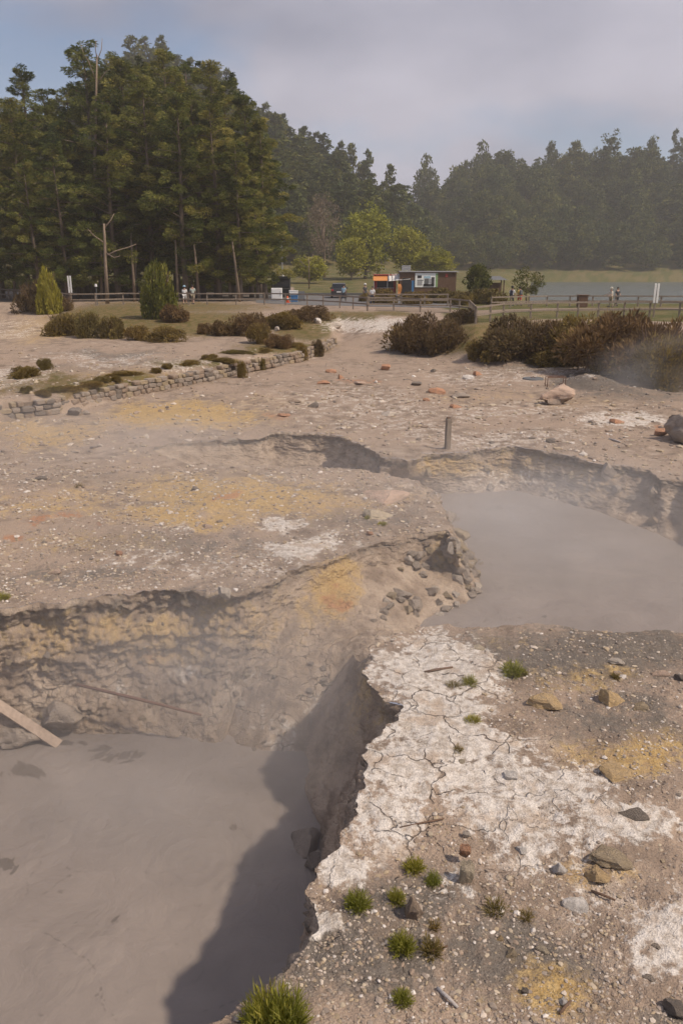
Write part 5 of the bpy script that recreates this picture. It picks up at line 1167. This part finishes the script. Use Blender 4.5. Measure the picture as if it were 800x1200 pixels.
cabin = thing('cabin', 'long dark brown timber-clad cabin with a white poster', 'cabin', T(499.5, 347.5)); CWd = 6.9
for i in range(14):
    MB().box((0, -1.1 + (.0), .12 + i * .205), (CWd, .06, .19)).build('cladding_board', M['brownwood'], cabin)
MB().box((0, .2, 1.45), (CWd - .05, 2.5, 2.85)).build('body', M['brownwood'], cabin); MB().box((.1, .1, 2.95), (CWd + .3, 2.9, .10)).build('roof', M['greymetal'], cabin)
po = MB().box((-.2, -1.17, 1.95), (2.75, .05, 1.65)).build('poster', M['poster'], cabin); MB().box((1.05, -1.205, 1.95), (.26, .02, 1.6)).build('green_edge', M['postergreen'], po)
for (x, z, w, h, mt) in [(-1.05, 2.35, .5, .3, 'black'), (-.95, 1.95, .7, .10, 'slate'), (-1.0, 1.6, .6, .5, 'greymetal'), (-.2, 1.7, .5, .8, 'slate'), (.25, 1.85, .45, .5, 'greymetal'), (.6, 1.8, .35, 1.0, 'charcoal'), (.1, 1.35, 1.3, .3, 'charcoal'), (-.1, 2.3, .8, .25, 'lightblue')]:
    MB().box((x, -1.21, z), (w, .02, h)).build('printed_shape', M[mt], po)
MB().box((2.25, -1.16, 2.5), (.3, .05, .4)).build('red_plate', M['red'], cabin); MB().box((-2.6, -1.16, 1.2), (1.0, .06, 2.0)).build('doorway', M['black'], cabin)
MB().box((-1.85, -1.18, 1.25), (.3, .05, 1.3)).build('blue_door', M['blue'], cabin)
sb = thing('roof_sign', 'grey slatted sign box standing on the cabin roof', 'sign', T(475, 347.5) + np.array((0, 0, 3.0)))
for i in range(4): MB().box((0, 0, .12 + i * .16), (1.1, .06, .12)).build('slat', M['greymetal'], sb)
for sx in (-.5, .5): MB().box((sx, .05, .35), (.06, .05, .7)).build('stand', M['greymetal'], sb)
ft = thing('food_stall', 'red food stall with orange and pale awnings beside the dark cabin', 'stall', T(452.5, 347.2))
MB().box((-.2, .2, 1.35), (2.7, 1.8, 2.3)).build('body', M['red'], ft); MB().box((-.2, .1, 2.55), (2.9, 2.1, .1)).build('roof', M['red'], ft); MB().box((-.2, -.72, 1.5), (2.0, .06, .9)).build('hatch', M['black'], ft); MB().box((-.2, -.85, 1.0), (2.2, .35, .07)).build('counter', M['greymetal'], ft)
MB().box((-.85, -1.3, 2.15), (1.75, 1.3, .06), R=Matrix.Rotation(.45, 3, 'X')).build('orange_awning', M['orange'], ft); MB().box((1.45, -1.35, 2.3), (2.7, 1.5, .06), R=Matrix.Rotation(.5, 3, 'X') @ Matrix.Rotation(-.1, 3, 'Y')).build('pale_awning', M['awning'], ft)
for i in range(7): MB().box((.25 + i * .38, -1.36, 2.345), (.06, 1.5, .04), R=Matrix.Rotation(.5, 3, 'X') @ Matrix.Rotation(-.1, 3, 'Y')).build('awning_rib', M['concrete'], ft)
for sx in (-1.65, .0, 2.7): MB().tube([(sx, -1.85, 0), (sx, -1.85, 1.9)], .035, 6).build('awning_post', M['greymetal'], ft)
for sx in (-1.0, .7): MB().tube([(sx, -.6, .3), (sx, -.42, .3)], .3, 14).build('wheel', M['rubber'], ft)
fl = thing('feather_banner', 'tall narrow orange banner standing by the stall', 'banner', T(465.5, 349)); MB().tube([(0, 0, 0), (0, 0, 1.6)], .025, 6).build('pole', M['greymetal'], fl)
bm_ = MB(); n0 = 9
for i in range(n0):
    z = .25 + 1.3 * i / (n0 - 1); w = .42 * math.sin(math.pi * (.18 + .7 * (1 - i / (n0 - 1)) ** .8)) + .06; y = .04 * math.sin(i * .8)
    bm_.v += [(.02, y, z), (.02 + w, y + .03, z + .03)]
    if i: a = 2 * i; bm_.f.append([a - 2, a - 1, a + 1, a])
bo = bm_.build('flag', M['orange'], fl); sd = bo.modifiers.new('thickness', 'SOLIDIFY'); sd.thickness = .012
hut = thing('shelter', 'small lakeside shelter with a grey hipped roof', 'shelter', (*PY(579, 345, 112)[:2], 1.72))
for sx in (-1.0, 1.0):
    for sy in (-1, 1): MB().box((sx, sy, .9), (.14, .14, 1.9)).build('post', M['brownwood'], hut)
MB().box((0, 0, 2.05), (3.0, 2.8, .5), taper=.35).build('roof', M['slate'], hut); MB().box((0, .9, .8), (2.0, .08, 1.2)).build('back_panel', M['brownwood'], hut)

car = thing('parked_car', 'dark parked car seen from behind on the car park', 'car', T(397, 349), 0.0)
prof = [(-2.15, .38), (-2.2, .75), (-2.12, 1.0), (-1.95, 1.12), (-1.6, 1.62), (-.9, 1.70), (.2, 1.66), (.95, 1.12), (1.9, 1.0), (2.15, .8), (2.15, .4), (1.7, .28), (-1.8, .28)]
cb_ = MB(); n = len(prof)
for xw in (-1, 1):
    for a, z in prof:
        w = .90 if z < 1.05 else .90 - (z - 1.05) * .28
        cb_.v.append((xw * w, a, z))
cb_.f.append(list(range(n))); cb_.f.append(list(range(n, 2 * n))[::-1])
for i in range(n): j = (i + 1) % n; cb_.f.append([i, n + i, n + j, j])
cb_.build('body', M['carpaint'], car, bevel=.03)
MB().box((0, -1.80, 1.37), (1.30, .03, .48), R=Matrix.Rotation(-.55, 3, 'X')).build('rear_window', M['glass'], car); MB().box((0, .62, 1.42), (1.35, .03, .62), R=Matrix.Rotation(.93, 3, 'X')).build('windscreen', M['glass'], car)
for s in (-1, 1):
    MB().box((s * .80, -.55, 1.36), (.03, 1.7, .34), R=Matrix.Rotation(-s * .27, 3, 'Y')).build('side_window', M['glass'], car); MB().box((s * .74, -2.17, .92), (.26, .08, .22)).build('tail_light', M['redlight'], car); MB().box((s * .98, .75, 1.08), (.2, .12, .14)).build('mirror', M['carpaint'], car)
    for yw in (-1.35, 1.35):
        wv_ = MB().tube([(s * .72, yw, .34), (s * .93, yw, .34)], .34, 16).build('wheel', M['rubber'], car); MB().tube([(s * .93, yw, .34), (s * .945, yw, .34)], .2, 12).build('rim', M['greymetal'], wv_)
MB().box((0, -2.215, .72), (.52, .03, .12)).build('number_plate', M['white'], car); MB().box((0, -2.2, .48), (1.7, .1, .2)).build('bumper', M['charcoal'], car)

# ================================================================== people
def skin_obj(name, V, E, Rd, mat, parent, root_i=0, sub=2):
    me = bpy.data.meshes.new(name); me.from_pydata(V, E, []); o = link(name, me, parent); me.materials.append(mat)
    md = o.modifiers.new('skin', 'SKIN'); md.use_smooth_shade = True
    for i, r in enumerate(Rd):
        sv = me.skin_vertices[0].data[i]; sv.radius = (r, r) if not isinstance(r, tuple) else r; sv.use_root = (i == root_i)
    ss = o.modifiers.new('sub', 'SUBSURF'); ss.levels = sub; ss.render_levels = sub
    return o
def person(loc, rz, label, top, legs, hair, hat=None, stride=.12, arm=(.1, .1), sc_=1.0, bend=0.0, long_legs=False, sit=False):
    root = thing('person', label, 'person', loc, rz); root.scale = (sc_,) * 3
    hz = .92
    J = {'pel': (0, 0, hz), 'wst': (0, bend * .3, 1.10), 'chs': (0, bend * .7, 1.32), 'nek': (0, bend, 1.47), 'hd0': (0, bend - .01, 1.56), 'hd1': (0, bend - .015, 1.68), 'nos': (0, bend - .115, 1.585)}
    R0 = {'pel': .135, 'wst': .125, 'chs': .145, 'nek': .058, 'hd0': .082, 'hd1': .085, 'nos': .014}
    E = [('pel', 'wst'), ('wst', 'chs'), ('chs', 'nek'), ('nek', 'hd0'), ('hd0', 'hd1'), ('hd0', 'nos')]
    for s, tg, st in ((-1, 'l', stride), (1, 'r', -stride)):
        a = arm[0] if s < 0 else arm[1]
        knee = (s * .10, -st * .9, .49); ank = (s * .105, -st * 1.3 + (.12 if st < 0 else 0), .09)
        if sit: hipz = hz; knee = (s * .12, -.42, .90); ank = (s * .12, -.42, .45)
        J.update({'hip' + tg: (s * .095, 0, hz - .06), 'kne' + tg: knee, 'ank' + tg: ank, 'toe' + tg: (ank[0] + s * .02, ank[1] - .17, ank[2] - .045),
                  'sho' + tg: (s * .185, bend * .9, 1.40), 'elb' + tg: (s * .25, bend * .8 + .05 - a * .35, 1.14 + max(0, a - .3) * .2), 'wri' + tg: (s * .23, bend * .8 - a * .9, .93 + max(0, a - .1) * .5), 'pal' + tg: (s * .225, bend * .8 - a * 1.0 - .03, .86 + max(0, a - .1) * .55)})
        R0.update({'hip' + tg: .092, 'kne' + tg: .056, 'ank' + tg: .040, 'toe' + tg: .034, 'sho' + tg: .062, 'elb' + tg: .040, 'wri' + tg: .027, 'pal' + tg: .032})
        E += [('pel', 'hip' + tg), ('hip' + tg, 'kne' + tg), ('kne' + tg, 'ank' + tg), ('ank' + tg, 'toe' + tg), ('chs', 'sho' + tg), ('sho' + tg, 'elb' + tg), ('elb' + tg, 'wri' + tg), ('wri' + tg, 'pal' + tg)]
        px_, py_, pz_ = J['pal' + tg]
        for k in range(5):
            nm = 'fg%d%s' % (k, tg); L = (.055, .075, .085, .08, .062)[k]
            J[nm] = (px_ - s * .012 + (-.04 * s if k == 0 else 0), py_ - .03 + .019 * (k - 1) if k else py_ - .05, pz_ - L + (.03 if k == 0 else 0)); R0[nm] = .009; E.append(('pal' + tg, nm))
    names = list(J); ix = {n: i for i, n in enumerate(names)}
    skin_obj('body', [J[n] for n in names], [(ix[a], ix[b]) for a, b in E], [R0[n] for n in names], M['skin'], root)
    def cloth(name, ns, es, k, mat, ends=None):
        V = [J[n] if n in J else n for n in ns]; i2 = {n: i for i, n in enumerate(ns)}
        skin_obj(name, V, [(i2[a], i2[b]) for a, b in es], [R0[n] * k + .012 for n in ns], mat, root)
    cloth('shirt', ['wst', 'chs', 'pel', 'shol', 'elbl', 'shor', 'elbr'], [('pel', 'wst'), ('wst', 'chs'), ('chs', 'shol'), ('shol', 'elbl'), ('chs', 'shor'), ('shor', 'elbr')], 1.10, top)
    lg = ['pel', 'hipl', 'knel', 'hipr', 'kner'] + (['ankl', 'ankr'] if long_legs else [])
    cloth('trousers' if long_legs else 'shorts', lg, [('pel', 'hipl'), ('hipl', 'knel'), ('pel', 'hipr'), ('hipr', 'kner')] + ([('knel', 'ankl'), ('kner', 'ankr')] if long_legs else []), 1.12, legs)
    hv, hf = ICO[2]; hv = hv * np.array((.105, .115, .115)); hv = hv + np.array((0, bend + .012, 1.665)); hv[:, 2] = np.maximum(hv[:, 2], 1.62 - .10 * (hv[:, 1] > bend + .02))
    link('hair', mesh_np('hair', hv, hf, None, hair), root)
    if hat is not None:
        h = MB(); h.tube([(0, bend, 1.70), (0, bend, 1.72)], [.19, .18], 14); h.tube([(0, bend, 1.70), (0, bend, 1.80), (0, bend, 1.83)], [.125, .115, .06], 14); h.build('hat', hat, root, True)
    for s, tg in ((-1, 'l'), (1, 'r')):
        a = J['ank' + tg]; sh = MB().box((a[0], a[1] - .06, a[2] - .045), (.10, .27, .09)); sh.build('shoe', M['charcoal'], root, bevel=.025)
    return root
def at_Y(px, Y_): q = PY(px, 355, Y_); q[2] = float(H(np.array([q[0]]), np.array([Y_]))[0]); return q
def at_person(px, pyfoot): return T(px, pyfoot) + np.array((0, 0, -.03))
person(at_Y(217, 82.5), math.pi, 'walker in white sleeveless top, shorts and pale cap below the cedars', M['white'], M['white'], M['hair'], M['lightblue'], .14, (.1, .5), 1.0)
person(at_Y(226.5, 83), math.pi, 'walker in a pale green shirt beside the one in white', M['sage'], M['khaki'], M['hair'], None, -.1, (.1, .1), 1.06)
person(at_person(402.5, 353.5), 2.6, 'small figure in grey walking behind the parked car', M['lightblue'], M['charcoal'], M['hair'], None, .2, (.1, .2), 1.0, 0, True)
person(at_person(427.5, 352), .6, 'figure in dark clothes with a white cap near the parking edge', M['charcoal'], M['navy'], M['hair'], M['white'], .1, (.1, .2), 1.0, 0, True)
person(at_person(436, 357), -.3, 'figure in a white shirt behind the fence before the hedge bush', M['white'], M['navy'], M['hair'], None, .1, (.3, .1), 1.0, 0, True)
pa = person(at_Y(599, 79), math.pi - .5, 'visitor in a white shirt with dark cap and backpack by the small tree', M['white'], M['navy'], M['hair'], M['charcoal'], .1, (.2, .1), 1.03, 0, True)
pb = person(at_Y(608, 80), math.pi + .3, 'visitor with yellow top and red shorts by the small tree', M['yellowcloth'], M['redcloth'], M['hair'], None, -.1, (.1, .2), 1.0)
pc = person(at_Y(715, 76.5), -1.3, 'visitor in a cream jacket and hat leaning at the lakeside fence', M['cream'], M['khaki'], M['cream'], M['cream'], .06, (.5, .4), 1.0, -.05, True)
pd = person(at_Y(722, 79), .4, 'visitor in dark clothes behind the one in cream', M['charcoal'], M['charcoal'], M['hair'], None, .06, (.2, .2), 1.0, 0, True)
def backpack(p, mat, lab):
    d = Matrix.Rotation(p.rotation_euler.z, 3, 'Z') @ Vector((0, .21, 0)); o = thing('backpack', lab, 'backpack', Vector(p.location) + d + Vector((0, 0, 1.0)), p.rotation_euler.z)
    MB().box((0, 0, .22), (.32, .18, .46), taper=.85).build('bag', mat, o, bevel=.04); MB().box((0, .10, .14), (.24, .06, .22)).build('pocket', mat, o, bevel=.02)
    for s in (-.11, .11): MB().tube([(s, -.09, .44), (s, -.2, .46), (s, -.33, .34), (s, -.34, .1)], .018, 6).build('strap', mat, o)
backpack(pa, M['navy'], 'dark backpack on the visitor in the white shirt'); backpack(pb, M['slate'], 'grey backpack on the visitor with red shorts')

# ================================================================== haze and steam
def volume_mat(name, density, color=(0.93, 0.90, 0.88), an=0.25):
    m = bpy.data.materials.new(name); m.use_nodes = True; t = m.node_tree; t.nodes.clear(); out = t.nodes.new('ShaderNodeOutputMaterial'); v = t.nodes.new('ShaderNodeVolumePrincipled')
    v.inputs['Color'].default_value = (*color, 1); v.inputs['Density'].default_value = density; v.inputs['Anisotropy'].default_value = an
    t.links.new(v.outputs[0], out.inputs['Volume']); return m
hz_ = MB().box((60, 330, 60), (760, 720, 130)).build('haze', volume_mat('haze_air', 0.00050)); tag(hz_, 'thin pale haze over the whole valley', 'haze', kind='stuff')
def steam(label, c, s, dens, seed):
    V, Fi = ICO[3]; o = link('steam', mesh_np('steam', V, Fi, None, None)); o.location = c; o.scale = s; tag(o, label, 'steam', kind='stuff')
    m = volume_mat('steam_air', dens, (0.97, 0.95, 0.93)); t = m.node_tree; v = [n for n in t.nodes if n.type == 'PRINCIPLED_VOLUME'][0]
    tcn = t.nodes.new('ShaderNodeTexCoord'); ln = t.nodes.new('ShaderNodeVectorMath'); ln.operation = 'LENGTH'; t.links.new(tcn.outputs['Object'], ln.inputs[0])
    nz = t.nodes.new('ShaderNodeTexNoise'); nz.inputs['Scale'].default_value = 1.9; nz.inputs['Detail'].default_value = 2; mpn = t.nodes.new('ShaderNodeMapping'); mpn.inputs['Location'].default_value = (seed, seed * .7, 0)
    t.links.new(tcn.outputs['Object'], mpn.inputs['Vector']); t.links.new(mpn.outputs[0], nz.inputs['Vector'])
    fo = t.nodes.new('ShaderNodeMapRange'); fo.interpolation_type = 'SMOOTHSTEP'; fo.inputs['From Min'].default_value = 0.98; fo.inputs['From Max'].default_value = 0.25; t.links.new(ln.outputs['Value'], fo.inputs['Value'])
    no = t.nodes.new('ShaderNodeMapRange'); no.inputs['From Min'].default_value = 0.32; no.inputs['From Max'].default_value = 0.72; no.inputs['To Max'].default_value = 2.2 * dens; t.links.new(nz.outputs['Fac'], no.inputs['Value'])
    mu = t.nodes.new('ShaderNodeMath'); mu.operation = 'MULTIPLY'; t.links.new(fo.outputs[0], mu.inputs[0]); t.links.new(no.outputs[0], mu.inputs[1]); t.links.new(mu.outputs[0], v.inputs['Density'])
    o.data.materials.append(m)
steam('thin veil of steam over both mud pools', (0, 15, -.6), (14, 12, 3.8), .028, 2)
steam('steam rising from the near mud pool', (-1.8, 10.8, -1.2), (5.8, 3.8, 2.7), .10, 5)
steam('steam drifting over the flat at the left', (-8, 24, -.2), (8, 5.5, 2.6), .055, 8)
steam('steam over the far mud pool', (5, 19, -.6), (6.5, 5.5, 2.2), .085, 11)
steam('smoky steam in front of the right heath bank', (15.5, 37, .6), (5.0, 3.0, 2.6), .12, 14)
